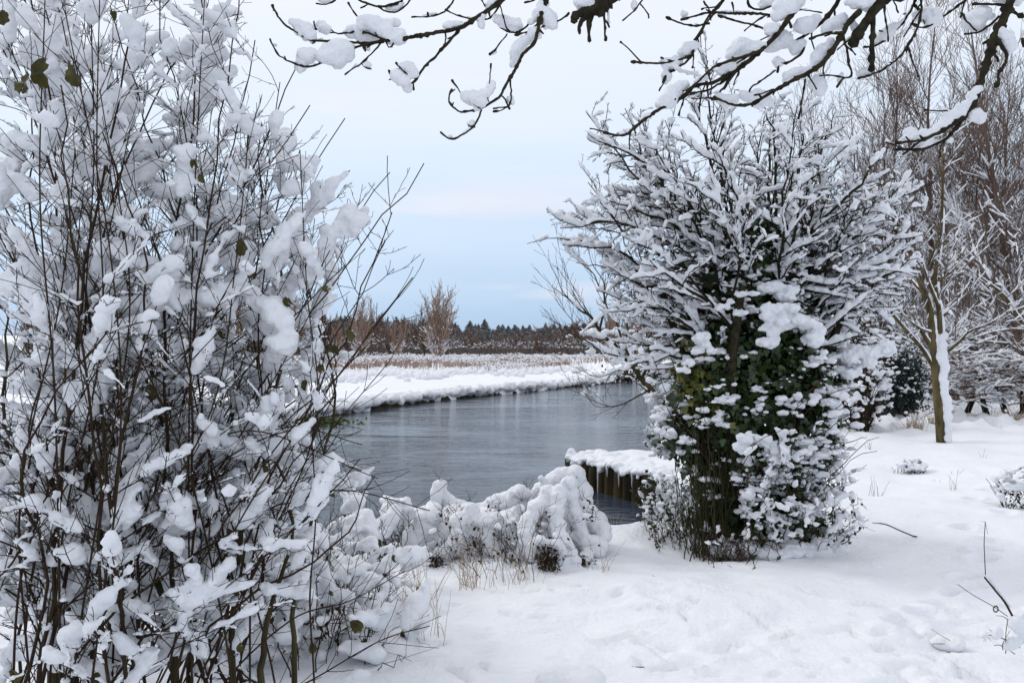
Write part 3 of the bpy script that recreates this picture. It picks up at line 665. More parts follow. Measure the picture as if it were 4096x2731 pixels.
# ================================================================== RIGHT BACKGROUND
def right_side():
    rng = np.random.default_rng(31)
    protos = []
    for k, (H, ns) in enumerate([(12.0, 1), (11.0, 3), (10.0, 2)]):
        tr, br = bare_tree(rng, H, ns, .10, 3.3, 1.4, .6, .10, .0055, (.45, .95), .065, .30 if ns < 3 else .42, .20, .12, .05)
        t = thing('tall_bare_tree', 'x', 'tree', (0, 0, 0), 'tall bare trees behind the path')
        low = [q for q in br if q[0][:, 2].mean() < 6.2]
        tree_parts(t, tr, br, M['far_bark'], rng, .028, .8, tr + low)
        protos.append(t)
    spec = [(842, 27, 1.0, 0, 'tall reddish bare tree, leftmost of the stand behind the hawthorn crown'),
            (872, 30, 1.15, 1, 'multi stemmed tall bare tree just right of the hawthorn crown top'),
            (905, 24, 1.2, 2, 'tall twin stemmed bare tree behind the left limbs of the forked young tree'),
            (940, 27, 1.22, 0, 'tallest straight bare tree directly behind the forked young tree'),
            (965, 22, .92, 1, 'tall multi stemmed bare tree just right of the forked young tree'),
            (992, 26, 1.2, 2, 'tall bare tree above the reddish low snowy shrub'),
            (1018, 21, 1.05, 0, 'tall bare tree at the right edge of the photo behind the low shrub'),
            (1055, 24, 1.05, 1, 'tall bare tree mostly cut off by the right edge'),
            (925, 34, 1.3, 1, 'distant reddish bare tree farthest back between the tall trunks'),
            (985, 36, 1.2, 0, 'distant straight bare tree farthest back near the right edge'),
            (808, 33, .7, 2, 'lower bare tree showing through the right of the hawthorn crown'),
            (1090, 20, 1.0, 2, 'tall bare tree just outside the right edge with limbs reaching in')]
    for i, (px, Y, sc, k, lab) in enumerate(spec):
        x = (px - 512) / F * Y; z = gz(x, Y) - .05
        if i in (0, 1, 2): t = protos[k]; t.location = (x, Y, z); t.scale = (sc,) * 3; t['label'] = lab
        else: dup(protos[k], (x, Y, z), rng.uniform(0, 6.28), sc, lab)
    # tangled undergrowth at the foot of the stand
    mb = MB(); sb = MB(); n = 9000; Y = rng.uniform(21, 42, n); px = rng.uniform(800, 1250, n); X = (px - 512) / F * Y; hh = rng.uniform(.3, 1, n) * (1.2 + 2.6 * (vnoise(np.stack([X * .35, Y * .3, 0 * X], 1)) * .5 + .5)) * (Y / 30)
    Z0 = ground_z(X, Y, False); B0 = np.stack([X, Y, Z0 - .1], 1); ln = rng.normal(0, .22, (n, 3)) * [1, 1, 0] * hh[:, None]
    pt = [(np.stack([b, b + [0, 0, h * .55] + l * .3, b + [0, 0, h] + l]), np.array([.016, .012, .006])) for b, h, l in zip(B0, hh, ln)]
    side = [(np.stack([p[0][1], p[0][1] + v * h * .22 + [0, 0, h * .12], p[0][1] + v * h * .42 + [0, 0, h * .2]]), np.array([.012, .009, .005])) for p, h, v in zip(pt * 2, np.tile(hh, 2), rng.normal(0, .8, (2 * n, 3)) * [1, 1, .2])]
    mb.tubes(pt, 3); mb.tubes(side, 3); struct('undergrowth', mb.mesh('undergrowth'), M['far_bark'], 'stuff', label='tangled brown undergrowth behind the path at the right', cat='undergrowth')
    sb.tubes(snow_runs(rng, side, .12, .045, .95, 2, 1.0), 5, True); struct('undergrowth_snow', sb.mesh('undergrowth_snow'), M['snow'], 'stuff', label='snow lining the undergrowth behind the path at the right', cat='snow')
    # hedge line far right behind everything
    H = 5.0; tr, br = bare_tree(rng, H, 7, .35, 1.7, .8, .4, .06, .009, (.4, .9), .05, .28, .26, .2, .06)
    t0 = thing('hedge_shrub', 'x', 'shrub', (0, 0, 0), 'snowy shrubs at the back of the clearing'); tree_parts(t0, tr, br, M['far_bark2'], rng, .035, .8)
    hs = [(700, 48, 1.0, 'snowy bare shrub glimpsed left of the ivy covered trunk'), (760, 40, .9, 'snowy bare shrub behind the ivy covered trunk'), (812, 36, .8, 'snowy bare shrub between the ivied tree and the dark evergreen'),
          (850, 30, .72, 'bright snow laden shrub behind the dark evergreen'), (900, 32, .75, 'snowy shrub beyond the gap left of the forked tree trunk'), (935, 31, .75, 'snowy shrub directly behind the forked tree trunk'),
          (970, 29, .7, 'snowy shrub behind the low reddish shrub on its left'), (1005, 30, .8, 'snowy shrub behind the low reddish shrub on its right'), (1045, 27, .8, 'snowy shrub cut off by the right edge behind the low reddish shrub')]
    for i, (px, Y, sc, lab) in enumerate(hs):
        x = (px - 512) / F * Y
        if i == 0: t0.location = (x, Y, gz(x, Y)); t0.scale = (sc,) * 3; t0['label'] = lab
        else: dup(t0, (x, Y, gz(x, Y)), rng.uniform(0, 6.28), sc, lab)

    # dark evergreen bush
    def bush(name, lab, cat, px, Y, hw, hh, nl, leafmat, nsn, rs, ls, zoff=0, seed=1, lsz=.05):
        rg = np.random.default_rng(seed); x = (px - 512) / F * Y; z0 = gz(x, Y) + zoff; c = np.array([x, Y, z0])
        t = thing(name, lab, cat, tuple(c)); mb = MB()
        tw = []
        for k in range(26):
            a = rg.uniform(0, 6.28); p, r = wander(rg, c + [rg.normal(0, .1), rg.normal(0, .1), -.05], (cos(a) * .6, sin(a) * .6, 1), hh * rg.uniform(.7, 1.05), 8, .08, 0, min(.02, hh * .014), .003); tw.append((p, r))
        mb.tubes(tw, 4); part('stem', mb.mesh('stem', c), M['bark'], t)
        dr = rg.normal(0, 1, (nl, 3)); dr /= np.linalg.norm(dr, axis=1, keepdims=True); rad = rg.random(nl) ** .35
        lump = 1 + .38 * fbm(dr * 2.2 + seed, 3)
        Q = c + dr * (rad * lump)[:, None] * [hw, hw * .8, hh * .55] + [0, 0, hh * .5]
        Q = Q[Q[:, 2] > z0]; mb = MB(); leaves(mb, rg, Q, np.full(len(Q), lsz), OVAL, OVAL_T, .3); part('foliage', mb.mesh('foliage', c), leafmat, t)
        dr = rg.normal(0, 1, (nsn, 3)); dr[:, 2] = np.abs(dr[:, 2]) * .9 - .35; dr /= np.linalg.norm(dr, axis=1, keepdims=True)
        lump = 1 + .38 * fbm(dr * 2.2 + seed, 3); Q = c + dr * (lump * rg.uniform(.88, 1.05, nsn))[:, None] * [hw, hw * .8, hh * .55] + [0, 0, hh * .52]
        r = rs * rg.uniform(.5, 1.4, nsn); mb = MB(); mb.blobs(Q, np.stack([r * 1.5, r, r * .6], 1), frame_along(rg.normal(0, 1, (nsn, 3)) * [1, 1, .3] + dr * [1, 1, -.5]))
        part('snow_cover', remesh(mb, 'snow_cover', ls, c, 2, ls * .6, 9), M['snow'], t)
    bush('evergreen_bush', 'dark evergreen bush dusted with snow between the ivied tree and the forked tree', 'bush', 893, 16.5, .78, 1.55, 11000, M['conifer'], 850, .027, .018, seed=3)
    bush('snowy_bush', 'bright bush thick with snow directly right of the ivied tree', 'bush', 858, 15, .55, 1.3, 4000, M['litter'], 430, .045, .022, seed=4)
    bush('snowy_bush', 'snow heavy bush behind and above the dark evergreen', 'bush', 868, 20, 1.15, 2.6, 6500, M['litter'], 800, .055, .028, seed=5)
    bush('snowy_bush', 'rounded snowy bush low beyond the gap by the forked tree', 'bush', 917, 21, .7, 1.0, 2500, M['litter'], 330, .045, .028, seed=6)
    bush('small_plant', 'small snow clogged plant on the open snow before the forked tree', 'plant', 912, 10.6, .15, .16, 120, M['litter'], 90, .026, .012, seed=7, lsz=.03)
    bush('small_plant', 'dark seed spiked plant half sunk in snow at the right edge', 'plant', 1020, 8.15, .2, .40, 160, M['bark'], 110, .032, .012, seed=8, lsz=.03)

    # low wide reddish shrub with layered snow at the right edge
    c = np.array([10.2, 17.0, gz(10.2, 17.0)])
    t = thing('layered_shrub', 'wide low reddish shrub with layered snowy twigs at the right edge', 'shrub', tuple(c))
    st, b1, b2 = [], [], []
    for k in range(5): st.append(wander(rng, c + [rng.uniform(-.7, 1.2), rng.normal(0, .25), -.05], (rng.normal(0, .25), rng.normal(0, .2), 1), 1.0, 6, .08, 0, .07, .03))
    for k in range(150):
        p0 = c + [rng.uniform(-.8, 1.4), rng.uniform(-.5, .5), rng.uniform(.25, 1.35)]; a = rng.uniform(0, 6.28)
        b1.append(wander(rng, p0, (cos(a) * 1.2, sin(a) * .8, .15), rng.uniform(.6, 1.25), 8, .06, -.012, .012, .005))
    for p, r in b1: b2 += branch_off(rng, p, r, .12, .5, 1.2, (.5, 1.1), lambda q: .25, .1, .02, .7, .0045, 4, .1)
    mb = MB(); mb.tubes(st, 6); part('stem', mb.mesh('stem', c), M['bark'], t)
    mb = MB(); mb.tubes(b1 + b2, 3); part('branch', mb.mesh('branch', c), M['far_bark'], t)
    mb = MB(); mb.tubes(snow_runs(rng, b1 + b2, .06, .030, .78, 4, .95), 5, True); part('snow_cover', mb.mesh('snow_cover', c), M['snow'], t)

    # forked young tree
    D = lambda u, v, Y=13.2: at((3400 + u / 1.96) / 4, (1100 + v / 1.96) / 4, Y)
    Bc = lambda u, v, Y=13.2: at((2100 + u / 1.1784) / 4, (v / 1.1784) / 4, Y)
    base = D(720, 1345, 13.25); base[2] = gz(base[0], base[1]) - .05
    t = thing('forked_tree', 'young forked tree with snow plastered down the right side of its trunk', 'tree', tuple(base))
    main = [base, D(705, 1150), D(682, 900), D(668, 750), D(655, 600), D(640, 400), D(620, 250), D(590, 150), D(530, 0), Bc(1800, 1150, 13.0), Bc(1740, 1020, 12.8), Bc(1700, 900, 12.6)]
    P = smoothpath(main, 5); R = np.interp(np.linspace(0, 1, len(P)), [0, .15, .5, .75, 1], [.085, .07, .055, .04, .012])
    limbs = []
    def limb(pts, r0, r1=.008): 
        q = smoothpath(pts, 5); limbs.append((q, np.linspace(r0, r1, len(q))))
    limb([D(690, 740), D(700, 640), D(708, 500), D(700, 300), D(680, 150), D(668, 0), Bc(1960, 1100), Bc(1968, 900), Bc(1975, 700, 13.5), Bc(1990, 560, 13.6)], .058, .01)
    limb([D(655, 720), D(560, 570), D(440, 430, 12.9), D(300, 270, 12.6), D(210, 190, 12.4)], .036, .015)
    limb([D(645, 580), D(540, 410), D(400, 250, 13.5), D(260, 115, 13.8)], .038, .018)
    limb([D(745, 615), D(800, 570), D(870, 510, 12.9), D(940, 440, 12.7), D(1100, 380, 12.5), D(1200, 300, 12.3)], .028)
    limb([D(720, 330), D(760, 280), D(800, 200, 13.6), D(900, 110, 14), D(960, 10, 14.2)], .032)
    limb([D(600, 160), D(500, 60, 13.5), D(420, -40, 13.8)], .03); limb([D(560, 60), D(640, -150, 13), D(700, -300, 12.8)], .03)
    limb([D(670, 100), D(800, -60, 13.4), D(900, -220, 13.8)], .03); limb([D(640, 450), D(560, 420, 13), D(430, 330, 12.6)], .02)
    limb([D(705, 560), D(780, 470, 13.5), D(1000, 200, 14.1)], .022); limb([D(690, 240), D(620, 60, 12.8), D(560, -120, 12.5)], .03)
    b2 = []
    for p, r in [(P[len(P) // 2:], R[len(P) // 2:])] + limbs: b2 += branch_off(rng, p, r, .16, .6, 1.3, (.4, .9), lambda q: .95 * (1.1 - .6 * q), .06, .05, .45, .005, 7, .15, start=.1)
    b3 = [q for p, r in b2 for q in branch_off(rng, p, r, .15, .6, 1.2, (.4, .8), lambda q: .35, .08, .05, .6, .0035, 4, .15)]
    mb = MB(); mb.tubes([(P, R)], 12); mb.tubes(limbs, 9); part('trunk', mb.mesh('trunk', base), M['bark_pale'], t)
    mb = MB(); mb.tubes(b2, 4); mb.tubes(b3, 3); part('branch', mb.mesh('branch', base), M['far_bark2'], t)
    mb = MB(); C, S = [], []
    for (p, r, side, f) in [(P, R, 1, 1.0)] + [(q[0], q[1], 1, .9) for q in limbs]:
        q, rr = resample(p, r, .03)
        for k in range(len(q)):
            if vnoise(q[k:k + 1] * 3.1 + 4)[0] < -.3: continue
            T = q[min(k + 1, len(q) - 1)] - q[max(k - 1, 0)]; T = unit(T); up = unit(UP - T * T[2]) if abs(T[2]) < .93 else np.array([0, 0, 0.])
            o = unit(up * 1.2 + np.array([1, -.12, 0]) * max(0, abs(T[2]) * 1.3 - .4))
            w_ = rr[k] * .62 + .012
            C.append(q[k] + o * (rr[k] * .72 + .012)); S.append((w_ * rng.uniform(.8, 1.1),) * 2 + (w_ * 1.1,))
    for u, v in [(720, 620), (730, 680), (735, 740), (728, 800), (735, 860), (735, 930), (745, 1000), (760, 1040), (765, 1120), (770, 1200), (775, 1270), (730, 560), (735, 480)]:
        for _ in range(3): C.append(D(u + rng.normal(0, 7), v + rng.normal(0, 16), 13.15)); r = rng.uniform(.055, .085); S.append((r, r * .8, r * 1.3))
    mb.blobs(C, S); part('snow_cover', remesh(mb, 'snow_cover', .017, base, 2, .008, 14), M['snow'], t)
    mb = MB(); mb.tubes(snow_runs(rng, b2 + b3, .05, .016, .8, 4, .95), 5, True); part('twig_snow', mb.mesh('twig_snow', base), M['snow'], t)

    # leaning tree at the right edge
    b0 = np.array([10.9, 15.2, gz(10.9, 15.2) - .05])
    t = thing('leaning_tree', 'olive barked tree leaning in from the right edge with snow along its limbs', 'tree', tuple(b0))
    E = lambda u, v, Y=15: D(u, v, Y)
    tr = []
    for pts, r0 in [([b0, E(1560, 700), E(1364, 380), E(1250, 220), E(1150, 80), E(1070, -20), E(980, -160, 15.4), E(930, -330, 15.6)], .12), ([E(1560, 700), E(1480, 200), E(1440, -100), E(1380, -400, 14.6)], .09),
                    ([E(1400, 450), E(1300, 300, 14.6), E(1200, 150, 14.2), E(1000, 0, 14)], .04), ([E(1600, 620), E(1380, 440, 14.6), E(1150, 440, 14.3), E(950, 500, 14)], .035), ([E(1500, 560), E(1300, 540, 15.5), E(1050, 520, 15.8), E(860, 480, 16)], .03),
                    ([E(1270, 250), E(1330, 0), E(1300, -250, 15.5)], .05)]:
        q = smoothpath(pts, 6); tr.append((q, np.linspace(r0, .01, len(q))))
    b2 = [q for p, r in tr for q in branch_off(rng, p, r, .17, .6, 1.3, (.4, .9), lambda q: 1.1, .06, .05, .4, .006, 7, .15, start=.15)]
    b3 = [q for p, r in b2 for q in branch_off(rng, p, r, .16, .6, 1.2, (.4, .8), lambda q: .4, .08, .05, .6, .004, 4, .15)]
    mb = MB(); mb.tubes(tr, 9); part('trunk', mb.mesh('trunk', b0), M['bark_pale'], t)
    mb = MB(); mb.tubes(b2 + b3, 3); part('branch', mb.mesh('branch', b0), M['far_bark2'], t)
    C, S = [], []
    for p, r in tr:
        q, rr = resample(p, r, .035)
        for k in range(len(q)):
            T = unit(q[min(k + 1, len(q) - 1)] - q[max(k - 1, 0)]); o = unit(unit(UP - T * T[2]) + np.array([.3, 0, 0])); w_ = rr[k] * .62 + .014
            C.append(q[k] + o * (rr[k] * .75 + .014)); S.append((w_, w_, w_))
    mb = MB(); mb.blobs(C, S); part('snow_cover', remesh(mb, 'snow_cover', .02, b0, 2, .008, 12), M['snow'], t)
    mb = MB(); mb.tubes(snow_runs(rng, b2 + b3, .05, .022, .75, 4, .95), 5, True); part('twig_snow', mb.mesh('twig_snow', b0), M['snow'], t)
right_side()

# ---- dry grass tufts and stalks
def tuft(name, lab, cat, px, py, n, hgt, spread, m, seed, r=.0022, droop=.5, snow=0, Y=None, grp=None):
    rg = np.random.default_rng(seed); Y = Y or CAMZ * F / (py - HY); x = (px - 512) * Y / F; z = gz(x, Y) if py > 370 else 0; c = np.array([x, Y, z])
    t = thing(name, lab, cat, tuple(c), grp); ps = []
    for k in range(n):
        a = rg.uniform(0, 6.28); s = rg.uniform(.1, 1) * spread
        P, R = wander(rg, c + [rg.normal(0, spread * .3), rg.normal(0, spread * .3), -.04], (cos(a) * s / hgt * 1.2, sin(a) * s / hgt * 1.2, 1), hgt * rg.uniform(.45, 1.1), 7, .05, 0, r, r * .45)
        tt = np.linspace(0, 1, len(P)) ** 2; P[:, 2] -= droop * hgt * tt * rg.random() ** 2; P[:, 2] = np.maximum(P[:, 2], z + .0 - .04)
        ps.append((P, R))
    mb = MB(); mb.tubes(ps, 3); part('stalk', mb.mesh('stalk', c), m, t)
    if snow:
        q = np.array([p[0][rg.integers(3, 8)] for p in ps])[:snow]; rr = rg.uniform(.012, .035, len(q)) * (hgt / .4); mb = MB(); mb.blobs(q, np.stack([rr * 1.2, rr, rr], 1)); part('snow_cover', mb.mesh('snow_cover', c), M['snow'], t)
def tufts():
    g = 'dry grass tufts'
    tuft('grass_tuft', 'golden dry grass tuft left of the forked tree trunk', 'grass', 914, 436, 110, .45, .30, M['straw'], 1, .004, .9, 8)
    tuft('grass_tuft', 'sparse dry grass leaning against the left foot of the forked tree', 'grass', 932, 434, 40, .35, .12, M['straw'], 2, .004, .5)
    tuft('grass_tuft', 'flattened dry grass right of the forked tree below the layered shrub', 'grass', 985, 424, 90, .38, .45, M['straw'], 3, .005, .9, 8)
    tuft('grass_tuft', 'dry grass strands at the right edge below the layered shrub', 'grass', 1012, 428, 90, .34, .45, M['straw'], 4, .005, .9, 8)
    tuft('grass_tuft', 'few thin dry blades in the snow before the forked tree', 'grass', 955, 486, 7, .30, .12, M['straw'], 5, .003, .3)
    tuft('grass_tuft', 'dry blades bending over the snow at the right of the buried bush', 'grass', 603, 573, 10, .32, .10, M['straw'], 6, .0018, .9)
    tuft('grass_tuft', 'tall thin straw stalks in front of the buried bush, left side', 'grass', 470, 588, 40, .50, .22, M['straw'], 7, .0018, .4)
    tuft('grass_tuft', 'sparse crossing straw stalks in front of the buried bush, middle', 'grass', 520, 583, 26, .42, .26, M['straw'], 8, .0016, .3)
    tuft('grass_tuft', 'straw stalks rising between bramble and buried bush', 'grass', 420, 610, 30, .55, .25, M['straw'], 9, .0018, .5)
    tuft('grass_tuft', 'arching straw blades at the right foot of the bramble', 'grass', 440, 640, 10, .50, .16, M['straw'], 10, .0016, .8)
    tuft('grass_tuft', 'green and brown blades poking from snow below the ivied tree', 'grass', 775, 548, 6, .10, .2, M['rush'], 11, .0018, .1)
    tuft('grass_tuft', 'low dry strands at the water edge behind the tip of the buried bush', 'grass', 612, 527, 9, .22, .10, M['straw'], 12, .003, .5)
tufts()

def twigs():
    specs = [('lone_twig', 'bent dry twig poking from the snow beside a small hollow, middle foreground', 'twig', [(652, 574), (660, 580), (664, 584)], .003, M['straw'], 5.55, .10),
             ('lone_twig', 'short dark twig lying on the snow at the bottom of the frame', 'twig', [(632, 675), (640, 671), (645, 668)], .003, M['bark'], None, .012),
             ('lone_twig', 'tiny dark twig lying in the snow right of the middle hollow', 'twig', [(724, 553), (724, 558), (725, 560)], .003, M['bark'], None, .02),
             ('bramble_arc', 'thin dark bramble arching over the snow right of the ivied tree', 'bramble', [(872, 522), (886, 524), (900, 530), (917, 537)], .006, M['bark'], 6.85, .02),
             ('bent_stem', 'dry V shaped stem leaning over a small snow lump near the right', 'stem', [(931, 628), (940, 634), (952, 642), (932, 643)], .0025, M['straw'], None, .03)]
    for name, lab, cat, pts, r, m, Y, h in specs:
        py = pts[-1][1]; Yb = Y or CAMZ * F / (py - HY)
        ps = []
        for i, (a, b) in enumerate(pts): ps.append(at(a, b, Yb))
        P = smoothpath(ps, 4); b0 = P[-1].copy(); t = thing(name, lab, cat, tuple(b0)); z = np.array([gz(a[0], a[1]) for a in P]); P[:, 2] = np.maximum(P[:, 2], z + r)
        mb = MB(); mb.tubes([(P, np.linspace(r * .5, r, len(P)))], 5, True); part('stem', mb.mesh('stem', b0), m, t)
        if name == 'bramble_arc': mb = MB(); mb.tubes([(P[2:-1] + UP * .008, np.linspace(.004, .005, len(P) - 3))], 5, True); part('snow_cover', mb.mesh('snow_cover', b0), M['snow'], t)
    for lab, px, py, Y, r in [('small round snow lump under the V shaped dry stem', 945, 639, 4.5, .055), ('low rounded snow heap cut by the bottom edge of the frame', 567, 690, 3.85, .10)]:
        c = at(px, py, Y); c[2] = gz(c[0], c[1]); mb = MB(); mb.blobs(c + np.random.default_rng(3).normal(0, r * .3, (7, 3)) * [1, 1, .3] + [0, 0, r * .25], np.full((7, 3), r) * [1, 1, .75])
        o = struct('snow_lump', remesh(mb, 'snow_lump', .008, c, 3, .006, 18), M['snow'], None, label=lab, cat='snow lump'); o.location = tuple(c)
    # the broken plant at the right edge
    G = lambda u, v, Y=3.9: at((3400 + u / 1.886) / 4, (1900 + v / 1.886) / 4, Y)
    b0 = G(1290, 1300); b0[2] = gz(b0[0], b0[1]); t = thing('broken_plant', 'snapped dead plant with tall thin stalk and snow ball at the right edge', 'plant', tuple(b0))
    ps = [(smoothpath([G(1330, 1280), G(1190, 990), G(1100, 870), G(1015, 765)], 4), .006, .0045), (smoothpath([G(1022, 745), G(1015, 600), G(1012, 500), G(1021, 350)], 4), .0022, .0018),
          (smoothpath([G(1190, 1060), G(1080, 985), G(930, 900), G(812, 818)], 4), .002, .0016), (smoothpath([G(1185, 1080), G(1150, 1060), G(1100, 1055)], 3), .002, .001),
          (smoothpath([G(1175, 1340), G(1175, 1200), G(1190, 1080)], 3), .002, .0016), (smoothpath([G(1285, 1298), G(1180, 1240), G(1050, 1160)], 3), .002, .0012), (smoothpath([G(1245, 1345), G(1140, 1280), G(1088, 1280)], 3), .002, .0016),
          (smoothpath([G(1155, 1315), G(1150, 1270), G(1205, 1170)], 3), .0018, .001), (smoothpath([G(1170, 1235), G(1100, 1215), G(1030, 1195)], 3), .0016, .001), (smoothpath([G(1298, 1275), G(1270, 1200)], 3), .002, .001), (smoothpath([G(1020, 350), G(1040, 440)], 3), .001, .0006), (smoothpath([G(1020, 350), G(985, 345)], 3), .001, .0006)]
    rg = np.random.default_rng(4)
    for k in range(9): ps.append((smoothpath([G(1030, 1195), G(1030 + 55 * cos(k), 1215 + 40 * sin(k))], 3), .0009, .0006))
    mb = MB(); mb.tubes([(p, np.linspace(a, b, len(p))) for p, a, b in ps], 5, True); part('stalk', mb.mesh('stalk', b0), M['straw'] if 0 else M['litter'], t)
    C = [G(1270, 1070, 3.95), G(1330, 1130, 3.9), G(1250, 1110, 3.9), G(1340, 1050), G(1300, 1160), G(1360, 1100)]; S = [(.045,) * 3] * 6; 
    C += [G(1010, 1200), G(1110, 1180), G(1100, 1200), G(1220, 1260), G(1200, 1280), G(1260, 1240)]; S += [(.022,) * 3, (.03,) * 3, (.025,) * 3, (.035,) * 3, (.03,) * 3, (.03,) * 3]
    for k in range(12): C.append(G(1030 + 165 * k / 11 + 14, 760 + 225 * k / 11)); S.append((.0085,) * 3)
    mb = MB(); mb.blobs(C, S); part('snow_cover', remesh(mb, 'snow_cover', .005, b0, 3, .004, 30), M['snow'], t)
    mb = MB(); 
    for k in range(10): a = k / 10 * 6.28; mb.blobs([G(1100 + 18 * cos(a), 1005 + 22 * sin(a))], [(.0035, .003, .0045)])
    part('seed_head', mb.mesh('seed_head', b0), M['bark'], t)
twigs()
def strays():
    rng = np.random.default_rng(17)
    for k, (px, py, h, m, lab) in enumerate([(900, 470, .22, 'straw', 'two dry stalks leaning over the snow left of the forked tree foot'), (957, 474, .18, 'litter', 'thin forked brown twig sticking from the snow right of the forked tree foot'), (985, 462, .2, 'litter', 'dark forked twig sticking from the snow below the layered shrub'), (1008, 480, .16, 'straw', 'bent pale stalk low in the snow at the far right'),
                                             (935, 478, .16, 'straw', 'crossed dry stalks in open snow below the forked tree'), (870, 452, .3, 'litter', 'dark twigs sticking out right of the ivied tree, farther ones'), (876, 492, .28, 'litter', 'dark bramble tips reaching right of the ivied tree, nearer ones'), (805, 560, .05, 'rush', 'short green blade tip in the snow below the ivied tree')]):
        tuft('stray_stalk', lab, 'stalk', px, py, 3 if k != 5 and k != 6 else 8, h, .12, M[m], 40 + k, .0025, .35)
strays()

# ================================================================== TIMBER PILING
def piling():
    rng = np.random.default_rng(41); a = np.array([.93, 12.22]); b = np.array([1.95, 10.35]); n = 11; base = np.array([*a, WATER])
    t = thing('timber_piling', 'row of dark wet timber piles topped with snow, jutting into the river', 'piling', tuple(base))
    C, S = [], []
    for i in range(n):
        p = a + (b - a) * i / (n - 1); r = rng.uniform(.085, .105); top = -.03 - .045 * (i % 3 == 1) - rng.uniform(0, .03)
        k = 14; an = np.arange(k) / k * 2 * pi; P = np.array([(p[0], p[1], z) for z in (-1.0, -.6, -.4, -.2, top)]); mb = MB()
        rr = np.array([r, r, r * 1.02, r, r * .97]); mb.tubes([(P + rng.normal(0, .003, P.shape), rr)], k, True); part('pile', mb.mesh('pile', base), M['pile'], t)
        for q in range(9): C.append((p[0] + rng.normal(0, .05), p[1] + rng.normal(0, .05), top + rng.uniform(.02, .045))); rr_ = rng.uniform(.04, .065); S.append((rr_ * 1.2, rr_ * 1.2, rr_ * .8))
        for q in range(2): C.append((p[0] - .07 + rng.normal(0, .03), p[1] - .06 + rng.normal(0, .04), top - rng.uniform(-.02, .04))); rr_ = rng.uniform(.025, .045); S.append((rr_, rr_, rr_))
    C.append((a[0] + .0, a[1], .04)); S.append((.07, .07, .07))
    for i in range(90):
        f = rng.random(); p = a + (b - a) * f + np.array([.87, .47]) * rng.uniform(.05, .45); rr_ = rng.uniform(.07, .12); C.append((p[0], p[1], -.05 + rng.uniform(0, .04))); S.append((rr_ * 1.3, rr_ * 1.3, rr_ * .8))
    mb = MB(); mb.blobs(C, S); part('snow_cap', remesh(mb, 'snow_cap', .018, base, 3, .012, 9, .004, 40), M['snow'], t)
    for f, l in ((.10, .30), (.42, .42), (.66, .22), (.8, .18), (.53, .12)):
        p = a + (b - a) * f; P = np.array([(p[0] - .11, p[1] - .07, -.06 - l * k / 5) for k in range(6)]); P[:, :2] += rng.normal(0, .002, (6, 2))
        mb = MB(); mb.tubes([(P, np.linspace(.014, .003, 6))], 7, True); part('icicle', mb.mesh('icicle', base), M['ice'], t)
piling()

